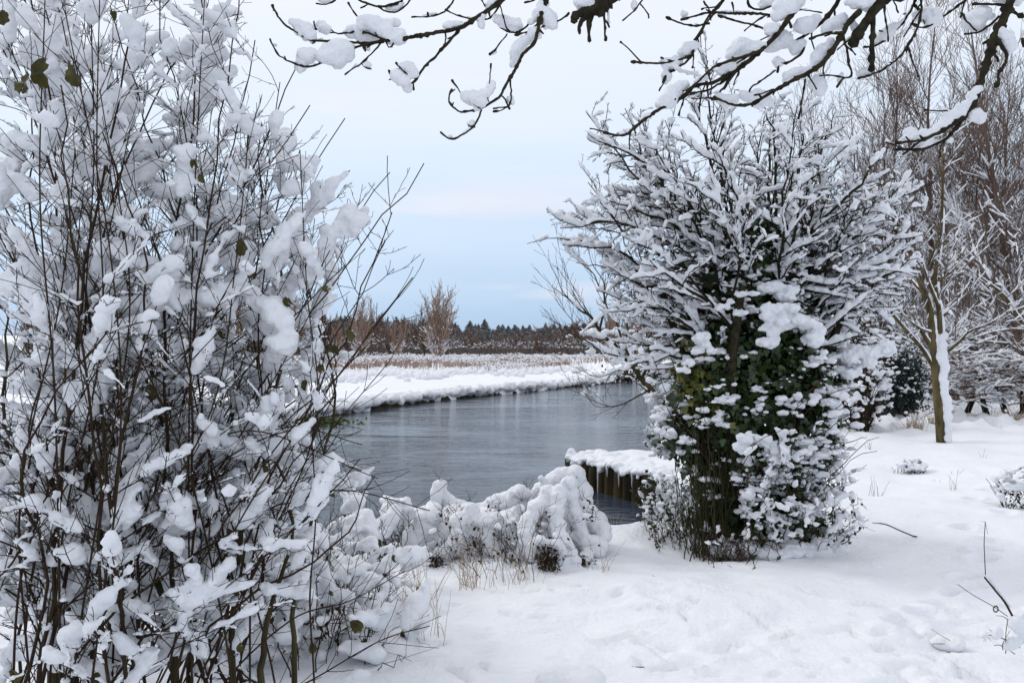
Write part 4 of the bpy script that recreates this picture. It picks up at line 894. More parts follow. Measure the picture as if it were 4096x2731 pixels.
# ================================================================== RIVERSIDE LEANING TREE
def riverside_tree():
    rng = np.random.default_rng(42); C_ = lambda u, v, Y=13.0: at((2150 + u / 1.651) / 4, (900 + v / 1.651) / 4, Y)
    base = C_(905, 1480); base[2] = gz(base[0], base[1]) - .05
    t = thing('riverside_tree', 'small tree leaning left over the river beside the timber piling', 'tree', tuple(base))
    tr = []
    def add(pts, r0, r1=.006):
        q = smoothpath(pts, 5); tr.append((q, np.linspace(r0, r1, len(q))))
    add([base, C_(850, 1400), C_(830, 1300), C_(812, 1180), C_(760, 1100), C_(690, 1010), C_(640, 940), C_(560, 850), C_(480, 760), C_(410, 690), C_(350, 600), C_(280, 560), C_(200, 480), C_(90, 400)], .085, .004)
    add([C_(410, 690), C_(430, 600), C_(440, 540), C_(438, 450), C_(400, 390), C_(370, 320), C_(300, 250), C_(220, 140)], .022, .004)
    add([C_(440, 480), C_(435, 370), C_(360, 250), C_(330, 110)], .012, .003)
    add([C_(620, 900), C_(560, 760, 12.6), C_(520, 640, 12.4), C_(450, 510, 12.2), C_(480, 400, 12.2)], .025, .004)
    add([C_(600, 900), C_(600, 700, 13.4), C_(560, 540, 13.6), C_(500, 400, 13.8), C_(540, 280, 13.9)], .022, .004)
    add([C_(570, 870), C_(450, 840, 12.6), C_(300, 750, 12.3), C_(190, 720, 12.2), C_(100, 590, 12.1)], .018, .003)
    add([C_(480, 760), C_(380, 740, 13.4), C_(260, 660, 13.7), C_(110, 480, 14)], .018, .003)
    add([C_(350, 600), C_(280, 480, 12.8), C_(180, 310, 12.6)], .010, .003)
    add([C_(280, 560), C_(170, 440), C_(130, 350), C_(85, 265)], .009, .003)
    add([C_(725, 1090), C_(640, 1140), C_(560, 1180), C_(480, 1195), C_(400, 1170), C_(265, 1110)], .016, .003)
    add([C_(480, 1195), C_(400, 1200), C_(350, 1160), C_(300, 1090)], .007, .003)
    add([C_(600, 960), C_(520, 960, 12.7), C_(400, 1000, 12.5), C_(250, 940, 12.4)], .012, .003)
    add([C_(620, 940), C_(520, 960, 13.3), C_(455, 1030, 13.5), C_(450, 1150, 13.6)], .010, .003)
    add([C_(640, 930), C_(700, 800, 13.6), C_(720, 650, 13.9), C_(640, 480, 14)], .03, .005)
    add([C_(690, 1010), C_(740, 880, 12.6), C_(700, 720, 12.3)], .03, .005)
    b1 = [q for p, r in tr for q in branch_off(rng, p, r, .20, .5, 1.3, (.35, .8), lambda q: .62, .07, .05, .5, .0035, 7, .1, start=.3)]
    b2 = [q for p, r in b1 for q in branch_off(rng, p, r, .16, .5, 1.2, (.4, .8), lambda q: .25, .08, .05, .6, .0028, 4, .1)]
    mb = MB(); mb.tubes(tr, 8); part('trunk', mb.mesh('trunk', base), M['bark_olive'], t)
    mb = MB(); mb.tubes(b1 + b2, 3); part('branch', mb.mesh('branch', base), M['litter'], t)
    runs = snow_runs(rng, tr, .03, .05, .72, 3, .98); mb = MB(); mb.tubes(runs, 7, True)
    xs = lambda p: p[0][:, 0].mean() > C_(330, 0)[0]
    mb.tubes(snow_runs(rng, [q for q in b1 + b2 if xs(q)], .03, .035, .62, 3, .9), 6, True)
    C, S = [], []
    for u, v, w_ in [(350, 780, 45), (360, 830, 40), (390, 715, 60), (290, 850, 16), (205, 730, 22), (640, 870, 50), (540, 880, 45), (590, 750, 50), (520, 700, 50), (600, 700, 40), (270, 960, 35), (700, 900, 35), (870, 1440, 50), (880, 1400, 35), (560, 830, 50), (620, 800, 50), (480, 780, 35), (640, 550, 50), (700, 560, 40)]:
        r = w_ / 1.651 / 4 / F * 13 * .8; c = C_(u, v, 12.9)
        for _ in range(4): C.append(c + rng.normal(0, r * .5, 3) * [1.3, 1, .5]); S.append((r * rng.uniform(.6, 1), r * .7, r * rng.uniform(.35, .6)))
    mb.blobs(C, S); part('snow_cover', remesh(mb, 'snow_cover', .017, base, 2, .01, 12), M['snow'], t)
    # patch of green cress at its foot
    c = C_(880, 1310, 13.35); c[2] = max(c[2], -.2); t = thing('cress_patch', 'small bright green leafy patch at the water edge behind the leaning tree', 'plant', tuple(c))
    mb = MB(); Q = c + rng.normal(0, 1, (300, 3)) * [.16, .1, .05]; leaves(mb, rng, Q, np.full(300, .06), OVAL, OVAL_T, -.4); part('foliage', mb.mesh('foliage', c), M['moss'], t)
    mb = MB(); Q = c + rng.normal(0, 1, (14, 3)) * [.16, .08, .02] + [0.05, 0, .12]; mb.blobs(Q, np.full((14, 3), .06) * [1.4, 1, .6]); part('snow_cover', mb.mesh('snow_cover', c), M['snow'], t)
riverside_tree()

# ================================================================== IVY COVERED HAWTHORN
HAW = [(545, 205), (548, 218), (552, 245), (590, 252), (600, 300), (610, 345), (640, 385), (700, 410), (830, 385), (860, 350), (905, 330), (925, 260), (925, 215), (935, 175), (905, 165), (880, 140), (850, 105), (800, 95), (770, 85), (720, 75), (712, 25), (700, 25), (690, 85), (640, 100), (585, 108), (588, 130), (575, 165), (590, 185)]
def hawthorn():
    rng = np.random.default_rng(51); base = np.array([2.05, 6.95, -.05])
    t = thing('hawthorn_tree', 'wide snow laden hawthorn on an ivy smothered trunk beside the river', 'tree', tuple(base))
    ctr = np.array([2.12, 6.95]); limbs = []; trunk = []
    for k in range(7):
        a = rng.uniform(0, 6.28); p = base + [cos(a) * .22, sin(a) * .2, 0]
        trunk.append(wander(rng, p, (cos(a) * .16 + .02, sin(a) * .1, 1), 2.3, 12, .05, 0, .06, .03))
    # limbs run out to targets on and inside the crown outline
    T = []
    hand = [(547, 212, 6.8), (546, 238, 7.1), (560, 228, 6.5), (586, 112, 7.0), (592, 140, 7.3), (588, 182, 6.6), (600, 200, 7.6), (625, 108, 7.4), (640, 130, 6.5), (665, 120, 7.2), (700, 30, 7.0), (708, 60, 6.9), (735, 90, 6.7), (760, 95, 7.3), (800, 100, 6.6), (835, 112, 7.1), (862, 135, 6.9), (885, 150, 6.6),
            (912, 172, 6.8), (935, 182, 7.0), (925, 218, 6.6), (918, 240, 7.3), (905, 280, 6.8), (895, 310, 7.2), (868, 345, 6.8), (600, 262, 6.8), (596, 290, 7.2), (606, 312, 6.6), (612, 340, 7.1), (630, 365, 6.7), (655, 385, 7.2), (576, 262, 7.3), (640, 240, 6.3), (690, 190, 6.2), (800, 180, 6.1), (850, 200, 6.3), (860, 260, 6.3), (650, 260, 6.2)]
    for px, py, Y in hand: T.append(at(px, py, Y))
    while len(T) < 92:
        px, py = rng.uniform(560, 925), rng.uniform(85, 360)
        if not inpoly([px], [py], HAW)[0]: continue
        Y = 6.95 + rng.uniform(-1.25, 1.35) * (1 - abs(px - 740) / 260)
        if 670 < px < 830 and py > 225 and Y < 7.1: continue
        T.append(at(px, py, Y))
    for k, tg in enumerate(T):
        z0 = rng.uniform(1.2, 2.2); z0 = min(z0, max(.7, tg[2] - .12)); a = rng.uniform(0, 6.28)
        p0 = np.array([ctr[0] + cos(a) * .22, ctr[1] + sin(a) * .2, z0]); dv = tg - p0; Ld = np.linalg.norm(dv)
        m1 = p0 + dv * .33 + UP * Ld * .09 * rng.uniform(.2, 1.6) + rng.normal(0, .045, 3); m2 = p0 + dv * .68 + UP * Ld * .10 * rng.uniform(.1, 1.4) + rng.normal(0, .06, 3)
        q = smoothpath([p0, m1, m2, tg], 5); q[1:-1] += rng.normal(0, .013, q[1:-1].shape)
        limbs.append((q, np.linspace(.014 + .010 * rng.random(), .0035, len(q))))
    inside = lambda P, m=10: inpoly(*[[v] for v in proj(P)], HAW)[0]
    def keep(lst, always=.06): return [q for q in lst if inside(q[0][-1]) or rng.random() < always]
    b1 = keep([q for p, r in limbs for q in branch_off(rng, p, r, .11, .5, 1.3, (.3, .85), lambda q: .58 * (1.15 - .75 * q), .13, .0, .6, .0028, 11, .02, start=.25)])
    def clear(q):
        x, y = proj(q[0][-1]); return not (685 < x < 835 and 262 < y < 420 and q[0][-1][1] < 6.75)
    b1 = [q for q in b1 if clear(q) or rng.random() < .12]
    b2 = keep([q for p, r in b1 for q in branch_off(rng, p, r, .075, .4, 1.3, (.5, 1.2), lambda q: .15, .22, .02, .7, .0022, 5, .05)], .35)
    b3 = [q for p, r in b2 for q in branch_off(rng, p, r, .045, .5, 1.2, (.7, 1.4), lambda q: .03, .0, 0, .7, .0012, 1, 0)]
    b3 += [q for p, r in b1 for q in branch_off(rng, p, r, .06, .5, 1.2, (.7, 1.4), lambda q: .035, .0, 0, .7, .0014, 1, 0)]
    mb = MB(); mb.tubes(trunk, 8); part('trunk', mb.mesh('trunk', base), M['bark'], t)
    mb = MB(); mb.tubes(limbs, 6); mb.tubes(b1, 4); part('branch', mb.mesh('branch', base), M['bark'], t)
    mb = MB(); mb.tubes(b2 + b3, 3); part('twig', mb.mesh('twig', base), M['bark'], t)
    lim2 = [(p[len(p) // 3:], r[len(p) // 3:]) for p, r in limbs]
    mb = MB(); mb.tubes(snow_runs(rng, lim2, .02, .030, .85, 5, .96, .95), 6, True)
    mb.tubes(snow_runs(rng, b1, .016, .034, .9, 6, .99, .92), 6, True); mb.tubes(snow_runs(rng, b2, .012, .0185, .72, 7, .96, .9), 5, True)
    part('snow_cover', remesh(mb, 'snow_cover', .009, base, 1, .006, 24), M['snow'], t)
    # ivy mass
    hw = lambda z: np.interp(z, [0, .35, .9, 1.3, 1.8, 2.15, 2.5, 2.75], [.52, .58, .70, .74, .68, .56, .42, .22])
    n = 20000; z = rng.uniform(.0, 2.8, n); a = rng.uniform(0, 2 * pi, n); rad = rng.random(n) ** .4
    D_ = np.stack([np.cos(a), np.sin(a), z], 1); lump = 1 + .38 * fbm(D_ * [1.6, 1.6, 2.2], 3)
    cx = np.interp(z, [0, .9, 1.8, 2.6], [2.22, 2.12, 2.15, 2.18])
    Q = np.stack([cx + np.cos(a) * rad * lump * hw(z), 6.95 + np.sin(a) * rad * lump * hw(z) * .72, z], 1)
    gap = fbm(Q * [2.6, 2.6, 2.2] + 7, 2); Q = Q[(gap > -.42) | (rng.random(n) < .2)]; n = len(Q)
    outv = (Q - np.stack([np.full(n, 2.03), np.full(n, 6.95), Q[:, 2] - .25], 1)); outv /= np.linalg.norm(outv, axis=1, keepdims=True)
    ye = (vnoise(Q * 2.4 + 3) > -.1) & (Q[:, 0] < 1.66 + .1 * rng.normal(0, 1, n))
    mb = MB(); leaves(mb, rng, Q[~ye], rng.uniform(.035, .085, (~ye).sum()), down=.6, out=outv[~ye] * 1.1); part('ivy', mb.mesh('ivy', base), M['ivy'], t)
    mb = MB(); leaves(mb, rng, Q[ye], np.full(ye.sum(), .062), down=.6, out=outv[ye] * 1.1); part('ivy', mb.mesh('ivy', base), M['ivy_y'], t, 'yellowing ivy leaves at the left of the ivy mass')
    vines = []
    for k in range(150):
        a = rng.uniform(0, 6.28); z0 = rng.uniform(0, .8); p = np.array([2.16 + cos(a) * hw(z0) * .8, 6.95 + sin(a) * hw(z0) * .6, z0]); vines.append(wander(rng, p, (rng.normal(0, .3), rng.normal(0, .3), 1), rng.uniform(.5, 1.4), 9, .18, 0, .006, .002))
    mb = MB(); mb.tubes(vines, 4); part('vine', mb.mesh('vine', base), M['litter'], t)
    # snow resting on the ivy
    C, S = [], []
    n = 900; z = rng.uniform(.25, 2.45, n); a = rng.uniform(0, 2 * pi, n)
    for zi, ai in zip(z, a):
        lump = 1 + .38 * fbm(np.array([[cos(ai) * 1.6, sin(ai) * 1.6, zi * 2.2]]), 3)[0]; x = np.interp(zi, [0, .9, 1.8, 2.6], [2.22, 2.12, 2.15, 2.18])
        if rng.random() > .30 + .45 * (cos(ai) > -.1) * (zi < 1.6) + .35 * (zi > 1.9): continue
        p = np.array([x + cos(ai) * hw(zi) * lump, 6.95 + sin(ai) * hw(zi) * .72 * lump, zi + .03]); r = .014 + .034 * rng.random() ** 2
        for _ in range(rng.integers(3, 10)): C.append(p + rng.normal(0, r * 1.3, 3) * [1.3, 1.3, .8]); rr = r * rng.uniform(.5, 1.1); S.append((rr * 1.45, rr * 1.35, rr * .6))
    def big(pts, Y, w_):
        for u, v in pts:
            for _ in range(6): r = w_ * rng.uniform(.5, 1.0) * Y / F; C.append(at(u, v, Y) + rng.normal(0, w_ * .45 * Y / F, 3) * [1.2, 1, .6]); S.append((r * 1.1, r, r * .75))
    big([(770, 318), (778, 310), (788, 308), (798, 318), (808, 325), (818, 332), (775, 328), (768, 340), (812, 340), (785, 322)], 6.32, 8)
    big([(765, 290), (775, 285), (785, 296), (792, 290)], 6.5, 7); big([(862, 352), (872, 350), (882, 350), (868, 360), (888, 346), (850, 372), (845, 355)], 6.6, 7)
    big([(700, 338), (706, 345), (712, 350), (697, 350), (690, 362), (684, 370), (703, 335)], 6.4, 4.5); big([(745, 440), (755, 437), (765, 440), (740, 448), (772, 447), (780, 455)], 6.25, 6); big([(800, 395), (815, 398), (830, 402), (840, 395)], 6.35, 5)
    for k in range(170):
        a = rng.uniform(0, 6.28); rr = rng.uniform(.03, .09); C.append((2.2 + cos(a) * .66 * rng.uniform(.75, 1.1), 6.95 + sin(a) * .6 * rng.uniform(.75, 1.1), rng.uniform(-.04, .05))); S.append((rr * 1.3, rr * 1.2, rr * .8))
    big([(665, 385), (660, 430), (672, 432), (650, 380)], 6.6, 4); big([(730, 300), (722, 307), (740, 312)], 6.4, 4)
    mb = MB(); mb.blobs(C, S); part('ivy_snow', remesh(mb, 'ivy_snow', .009, base, 2, .010, 26, .004, 60), M['snow'], t)
hawthorn()

def thicket(name, lab, cat, region, Yr, n, Lr, seed, mat_, snowN, snowR, vox, leafN=0, leafm='ivy', dirz=.6, r0=.004, gap=.09, l2=.14, lsz=.04, clumps=False, ground=True):
    """tangle of thin stems whose tips stay inside an outline; stems root in the ground"""
    rg = np.random.default_rng(seed); xs = [p[0] for p in region]; ys = [p[1] for p in region]; P_ = []
    while len(P_) < n:
        px, py = rg.uniform(min(xs), max(xs)), rg.uniform(min(ys), max(ys))
        if inpoly([px], [py], region)[0]: P_.append((px, py, rg.uniform(*Yr)))
    st = []
    for px, py, Y in P_:
        tp = at(px, py, Y); b = tp + [rg.normal(0, .10), rg.normal(0, .10), 0]; b[0] += ((.5 * (min(xs) + max(xs)) - 512) * Y / F - b[0]) * .4; b[2] = gz(b[0], b[1]) - .03
        if river_sd(b[0], b[1]) < .1: b = b + [.3, -.6, 0]; b[2] = gz(b[0], b[1]) - .03
        if not ground and tp[2] - b[2] > .3: b = tp + (b - tp) * .3 / (tp[2] - b[2]) * rg.uniform(.6, 1.2) + [0, .14, 0]
        mid = (tp + b) / 2 + [rg.normal(0, .05), rg.normal(0, .05), abs(tp[2] - b[2]) * .12]
        q = smoothpath([b, mid, tp], 5); q[1:-1] += rg.normal(0, .014, q[1:-1].shape); st.append((q, np.linspace(r0 * rg.uniform(.6, 1.3), r0 * .4, len(q))))
    base = st[0][0][0].copy(); base[2] += .03
    t = thing(name, lab, cat, tuple(base)); b1 = [q for p, r in st for q in branch_off(rg, p, r, gap, .4, 1.3, (.4, 1.1), lambda q: l2, .12, .02, .6, r0 * .3, 4, .1)]
    mb = MB(); mb.tubes(st, 5); mb.tubes(b1, 3); part('stem', mb.mesh('stem', base), mat_, t)
    if leafN:
        al = st + b1; Q = np.array([al[rg.integers(len(al))][0][rg.integers(1, 4)] for _ in range(leafN)]) + rg.normal(0, .01, (leafN, 3)); mb = MB(); leaves(mb, rg, Q, np.full(leafN, lsz), OVAL, OVAL_T, .5); part('foliage', mb.mesh('foliage', base), M[leafm], t)
    mb = MB(); al = st + b1
    for k in range(snowN):
        p, r = al[rg.integers(len(al))]; i = rg.integers(len(p) // 2, len(p) - 1) if len(p) > 3 else 1; d = p[i] - p[i - 1]; d = unit(d * [1, 1, .5]); rr = snowR * rg.uniform(.5, 1.3)
        if inpoly(*[[v] for v in proj(p[i])], region)[0]: clump(rg, mb, p[i] - d * rr, d, rr * rg.uniform(1.5, 4), rr, rg.random() < .5)
    part('snow_cover', remesh(mb, 'snow_cover', vox, base, 2, vox * .6, 20), M['snow'], t)
thicket('bramble_bush', 'snow clotted bramble bush, right foot of the ivied tree', 'bush', [(745, 440), (800, 425), (835, 415), (858, 450), (866, 500), (872, 525), (850, 540), (800, 545), (755, 540), (735, 500)], (6.05, 6.9), 110, 0, 61, M['litter'], 620, .024, .009, 500, 'ivy', lsz=.035, ground=False)
thicket('bramble_bush', 'low tangled snowy bramble by the water, left foot of the ivied tree', 'bush', [(636, 500), (640, 478), (665, 470), (700, 480), (725, 520), (722, 548), (690, 535), (655, 520), (632, 515)], (6.6, 7.6), 100, 0, 62, M['litter'], 300, .022, .009, 500, 'ivy', lsz=.035, ground=False)
thicket('rush_clump', 'upright green brown rushes against the left side of the ivied trunk', 'rushes', [(678, 400), (735, 400), (740, 510), (705, 530), (680, 500)], (6.45, 6.9), 120, 0, 63, M['rush'], 16, .014, .008, 0, gap=.5, l2=.12, r0=.005)
thicket('dead_plant', 'dark snowy dead stems splayed in the hollow before the ivied trunk', 'plant', [(690, 525), (760, 520), (765, 548), (700, 552)], (6.15, 6.5), 60, 0, 64, M['litter'], 30, .018, .008)

# ================================================================== SNOW BURIED BUSH
def mound():
    rng = np.random.default_rng(71); base = at(515, 575, 6.5); base[2] = gz(base[0], base[1])
    t = thing('buried_bush', 'bush bowed under heavy snow in the middle of the near bank', 'bush', tuple(base)); C, S, R = [], [], []
    def bl(px, py, Y, rx, rz=None, ry=None):
        k = Y / F; rz = rz or rx; ry = ry or rx; C.append(at(px, py, Y)); S.append((rx * k, ry * k, rz * k)); R.append((1, 0, 0))
    for a in [(480, 560, 6.7, 40, 32), (520, 545, 6.7, 42, 38), (560, 540, 6.6, 32, 40), (440, 585, 6.3, 26, 22), (500, 540, 7.0, 55, 28), (570, 505, 6.8, 14, 26), (540, 520, 6.8, 24, 24), (585, 540, 6.7, 18, 24), (460, 540, 6.9, 34, 26), (545, 570, 6.4, 24, 14), (500, 580, 6.3, 26, 10), (470, 590, 6.1, 26, 12)]: bl(*a)
    def strand(pts, Y, r0, r1, Y2=None):
        q = smoothpath([(*p, 0) for p in pts], 8)[:, :2]; n = len(q)
        for k in range(n):
            f = k / (n - 1); r = (r0 + (r1 - r0) * f) * rng.uniform(.75, 1.2); bl(q[k][0] + rng.normal(0, .7), q[k][1] + rng.normal(0, .7), Y + ((Y2 or Y) - Y) * f, r * 1.05, r, r)
    strand([(520, 505), (540, 492), (555, 480), (568, 474), (578, 478), (584, 492)], 6.6, 8, 9)
    strand([(578, 480), (585, 500), (590, 518), (600, 528), (604, 535)], 6.6, 8, 7, 6.4); strand([(570, 482), (574, 505), (582, 530), (590, 552)], 6.3, 8, 6)
    strand([(560, 490), (556, 515), (562, 535), (575, 560)], 6.15, 8, 7, 6.0); strand([(550, 490), (535, 510), (525, 530), (528, 552)], 6.2, 8, 7, 6.0)
    strand([(545, 488), (545, 483), (541, 478)], 6.5, 4, 3); strand([(440, 484), (444, 494), (452, 503), (465, 508), (480, 510), (500, 500), (518, 496), (530, 500)], 6.9, 6, 9)
    strand([(438, 484), (436, 500), (430, 515), (436, 530)], 6.8, 5, 7); strand([(512, 500), (515, 494), (522, 490), (526, 494)], 6.5, 6, 6)
    strand([(565, 555), (568, 570), (566, 580)], 6.0, 6, 4); strand([(590, 540), (598, 548), (600, 545)], 6.3, 8, 7); strand([(530, 540), (520, 560), (505, 568)], 6.1, 9, 8); strand([(485, 520), (490, 545), (500, 565)], 6.2, 8, 8); strand([(460, 520), (455, 545), (440, 560), (440, 585)], 6.2, 9, 9)
    strand([(430, 520), (415, 535), (405, 560)], 6.4, 11, 10); strand([(470, 510), (475, 530), (470, 555), (478, 580)], 6.25, 8, 9)
    strand([(406, 500), (410, 515), (420, 530)], 6.7, 4, 7); strand([(548, 548), (556, 545), (562, 555), (560, 575)], 5.95, 6, 5); strand([(534, 560), (532, 548), (540, 540)], 5.95, 5, 6)
    for _ in range(60):
        px, py = rng.uniform(425, 600), rng.uniform(512, 575); r = rng.uniform(10, 17)
        if 526 < px < 572 and 538 < py < 580 or 418 < px < 452 and 545 < py < 590: continue
        bl(px, py, 6.6 + rng.normal(0, .12), r, r * .85)
    for _ in range(90):
        px, py = rng.uniform(420, 600), rng.uniform(505, 585); Y = 6.35 - (py - 540) * .004 + rng.normal(0, .1)
        if 536 < px < 562 and 548 < py < 572 or 425 < px < 445 and 553 < py < 585: continue
        r = rng.uniform(4, 9); bl(px, py, Y, r, r * .8)
    # hollows are left where dark stems show: drop shapes that would fill them
    C, S, R = np.array(C), np.array(S), np.array(R, float); 
    mb = MB(); mb.blobs(C, S); part('snow_cover', remesh(mb, 'snow_cover', .011, base, 3, .013, 9, .005, 45), M['snow'], t)
    st = []; lf = []
    for px, py, Y, w_, h_ in [(548, 560, 5.74, 15, 14), (436, 570, 5.85, 11, 17), (508, 566, 5.9, 8, 4), (580, 563, 5.95, 8, 7), (447, 592, 5.9, 3, 4)]:  # packed dark stems set forward, also standing in for the shade of the hollows
        c = at(px, py, Y + .07)
        for k in range(150):
            p = c + [rng.normal(0, w_ * .4) * Y / F, rng.uniform(-.02, .05), rng.normal(0, h_ * .45) * Y / F]; st.append(wander(rng, p, rng.normal(0, 1, 3) * [1, .4, 1.2], h_ * rng.uniform(.4, 1.1) * Y / F, 4, .3, 0, .0025, .001))
            lf.append(p)
    for px, py in [(440, 480), (572, 486), (582, 500), (527, 487), (522, 500), (500, 503), (578, 488), (545, 505), (562, 525), (470, 500)]:
        for k in range(5): st.append(wander(rng, at(px, py, 6.4), (rng.normal(0, .4), -.3, rng.normal(.6, .5)), .11, 4, .2, 0, .002, .001))
    for _ in range(30):  # small dark twig clusters over the snow, drawn in as shaded gaps
        px, py = rng.uniform(425, 600), rng.uniform(505, 582); Y = 6.12 - (py - 540) * .006
        for k in range(10):
            p = at(px, py, Y) + rng.normal(0, 1, 3) * [.025, .03, .03]; st.append(wander(rng, p, rng.normal(0, 1, 3) * [1, .5, 1] + [0, -.5, 0], rng.uniform(.03, .13), 4, .3, 0, .0022, .001))
            if k < 5: lf.append(p + rng.normal(0, .02, 3))
    mb = MB(); mb.tubes(st, 3); part('stem', mb.mesh('stem', base), M['litter'], t)
    mb = MB(); lf = np.array(lf); leaves(mb, rng, lf, np.full(len(lf), .03), OVAL, OVAL_T, .5); part('foliage', mb.mesh('foliage', base), M['litter'], t)
mound()
thicket('bramble_plant', 'thin leafy brown bramble stems poking out of the snow buried bush', 'plant', [(425, 500), (500, 500), (560, 480), (600, 520), (590, 560), (430, 580)], (5.75, 6.6), 80, 0, 75, M['litter'], 40, .020, .009, 110, 'oldleaf', gap=.14, l2=.09, r0=.0026, lsz=.03)
thicket('seedhead_plant', 'dark upright dead stems standing before the snow buried bush', 'plant', [(445, 520), (560, 500), (560, 540), (450, 560)], (5.6, 5.9), 16, 0, 72, M['bark_red'], 3, .012, .007, gap=.3, l2=.05, r0=.0025)
thicket('bramble_shrub', 'reddish bramble shrub clotted with snow between the big shrub and the buried bush', 'shrub',
        [(300, 520), (330, 500), (352, 492), (385, 500), (392, 515), (420, 560), (425, 600), (430, 640), (380, 682), (330, 720), (220, 720), (200, 640), (250, 560)], (4.1, 5.6), 190, 0, 73, M['bark_red'], 330, .050, .012, 160, 'oldleaf', gap=.10, l2=.22, r0=.0036, lsz=.045)
thicket('snow_capped_plant', 'small cluster of round snow caps on stems standing before the water', 'plant',
        [(350, 500), (358, 488), (378, 488), (395, 505), (415, 490), (412, 530), (380, 540), (350, 530)], (6.0, 6.6), 34, 0, 74, M['litter'], 34, .062, .012, 40, 'oldleaf', gap=.2, l2=.08)

# ================================================================== BIG NEAR SHRUB
SHR = [(-200, -200), (225, -200), (242, -5), (262, 35), (258, 85), (285, 100), (280, 130), (300, 130), (320, 160), (340, 165), (372, 170), (385, 200), (398, 235), (345, 262), (335, 285), (318, 300), (345, 330), (360, 348), (335, 380), (315, 415), (325, 460), (372, 466), (375, 482), (335, 495), (330, 540), (330, 600), (300, 682), (300, 900), (-200, 900)]
def big_shrub():
    rng = np.random.default_rng(81); base = np.array([-1.55, 3.3, 0.0])
    t = thing('dogwood_shrub', 'towering many stemmed shrub draped with snow filling the left side', 'shrub', tuple(base))
    stems, thick = [], []
    def stem(b, tg, r0, bow=.12, n=9):
        b = np.array(b, float); dv = tg - b; mid = b + dv * .45 + UP * np.linalg.norm(dv) * bow * .5 - np.array([dv[0], dv[1], 0]) * bow + rng.normal(0, .07, 3)
        q = smoothpath([b, (b + mid) / 2 + rng.normal(0, .045, 3), mid, (mid + tg) / 2 + rng.normal(0, .085, 3) * [1, 1, .4], tg], 5); q[1:-1] += rng.normal(0, .008, q[1:-1].shape); return q, np.linspace(r0, .0022, len(q))
    hand = [(60, 10, 2.9), (110, 5, 3.1), (160, -10, 2.8), (215, 5, 3.3), (255, 40, 3.1), (300, 60, 3.4), (30, -40, 3.4), (280, 82, 3.6), (310, 105, 3.2), (345, 118, 3.4), (300, 150, 3.6), (350, 170, 3.3), (424, 163, 3.3), (390, 172, 3.5), (392, 212, 3.2), (385, 240, 3.6), (345, 265, 3.4), (412, 278, 2.9), (330, 250, 3.1), (372, 340, 3.2),
            (375, 475, 3.3), (360, 458, 3.0), (350, 480, 3.7), (240, -30, 3.0), (200, -60, 3.3), (-30, -30, 3.0), (-40, 100, 2.8), (320, 300, 3.8), (335, 395, 3.0), (340, 430, 3.6), (90, -80, 3.6), (140, -60, 4.0)]
    T = [at(*h) for h in hand]
    while len(T) < 56:
        px, py = rng.uniform(-120, 380), rng.uniform(-120, 420) if rng.random() < .8 else rng.uniform(300, 560)
        if inpoly([px], [py], SHR)[0]: T.append(at(px, py, rng.uniform(2.5, 4.9)))
    for k, tg in enumerate(T):
        bx = rng.uniform(-2.7, -.85) if k % 3 else rng.uniform(-1.9, -.9); by = np.clip(tg[1] + rng.normal(0, .3), 2.7, 4.8); bx = -1.55 + (bx + 1.6) * .55 - .18 * (tg[0] + 1.2)
        stems.append(stem((bx, by, -.05), tg, rng.uniform(.005, .010)))
    for b, tg, r in [((-1.62, 3.0, -.05), at(85, 250, 3.2), .022), ((-1.72, 3.1, -.05), at(10, 310, 3.2), .024), ((-1.35, 3.0, -.05), at(120, 240, 3.4), .022), ((-1.9, 3.3, -.05), at(120, 320, 3.0), .02), ((-1.15, 3.2, -.05), at(260, 180, 3.5), .018), ((-.95, 3.5, -.05), at(300, 260, 3.6), .015), ((-1.3, 3.3, -.05), at(215, 500, 3.2), .024), ((-1.0, 3.35, -.05), at(250, 410, 3.3), .02)]:
        q, _ = stem(b, tg, r, .05); thick.append((q, np.linspace(r ** .5, .0035 ** .5, len(q)) ** 2))
    ins = lambda P: inpoly(*[[v] for v in proj(P)], SHR)[0]
    keep = lambda lst, pr: [q for q in lst if ins(q[0][-1]) or rng.random() < pr]
    b1 = keep([q for p, r in stems + thick for q in branch_off(rng, p, r, .20, .5, 1.2, (.5, 1.15), lambda q: .50 * (1.15 - .7 * q), .08, .01, .5, .0016, 8, .05, start=.2, opp=True)], .12)
    b1 = [q for q in b1 if q[0][0][2] > .9 or rng.random() < .5]
    b2 = keep([q for p, r in b1 for q in branch_off(rng, p, r, .13, .4, 1.3, (.45, .9), lambda q: .15, .09, .03, .7, .0013, 5, .1, opp=True)], .5)
    b3 = [q for p, r in b2 for q in branch_off(rng, p, r, .06, .5, 1.2, (.5, 1.0), lambda q: .035, .05, 0, .8, .0010, 2, .1)]
    mb = MB(); mb.tubes(thick, 9); part('stem', mb.mesh('stem', base), M['bark_olive'], t, 'thick olive stems low in the shrub')
    mb = MB(); mb.tubes(stems, 6); mb.tubes(b1, 4); part('branch', mb.mesh('branch', base), M['bark_red'], t)
    mb = MB(); mb.tubes(b2 + b3, 3); part('twig', mb.mesh('twig', base), M['bark'], t)
    # snow: drifts on forks
    mb = MB(); pool = b1 + stems + [q for q in b2 if rng.random() < .15]; cnt = 0; tries = 0
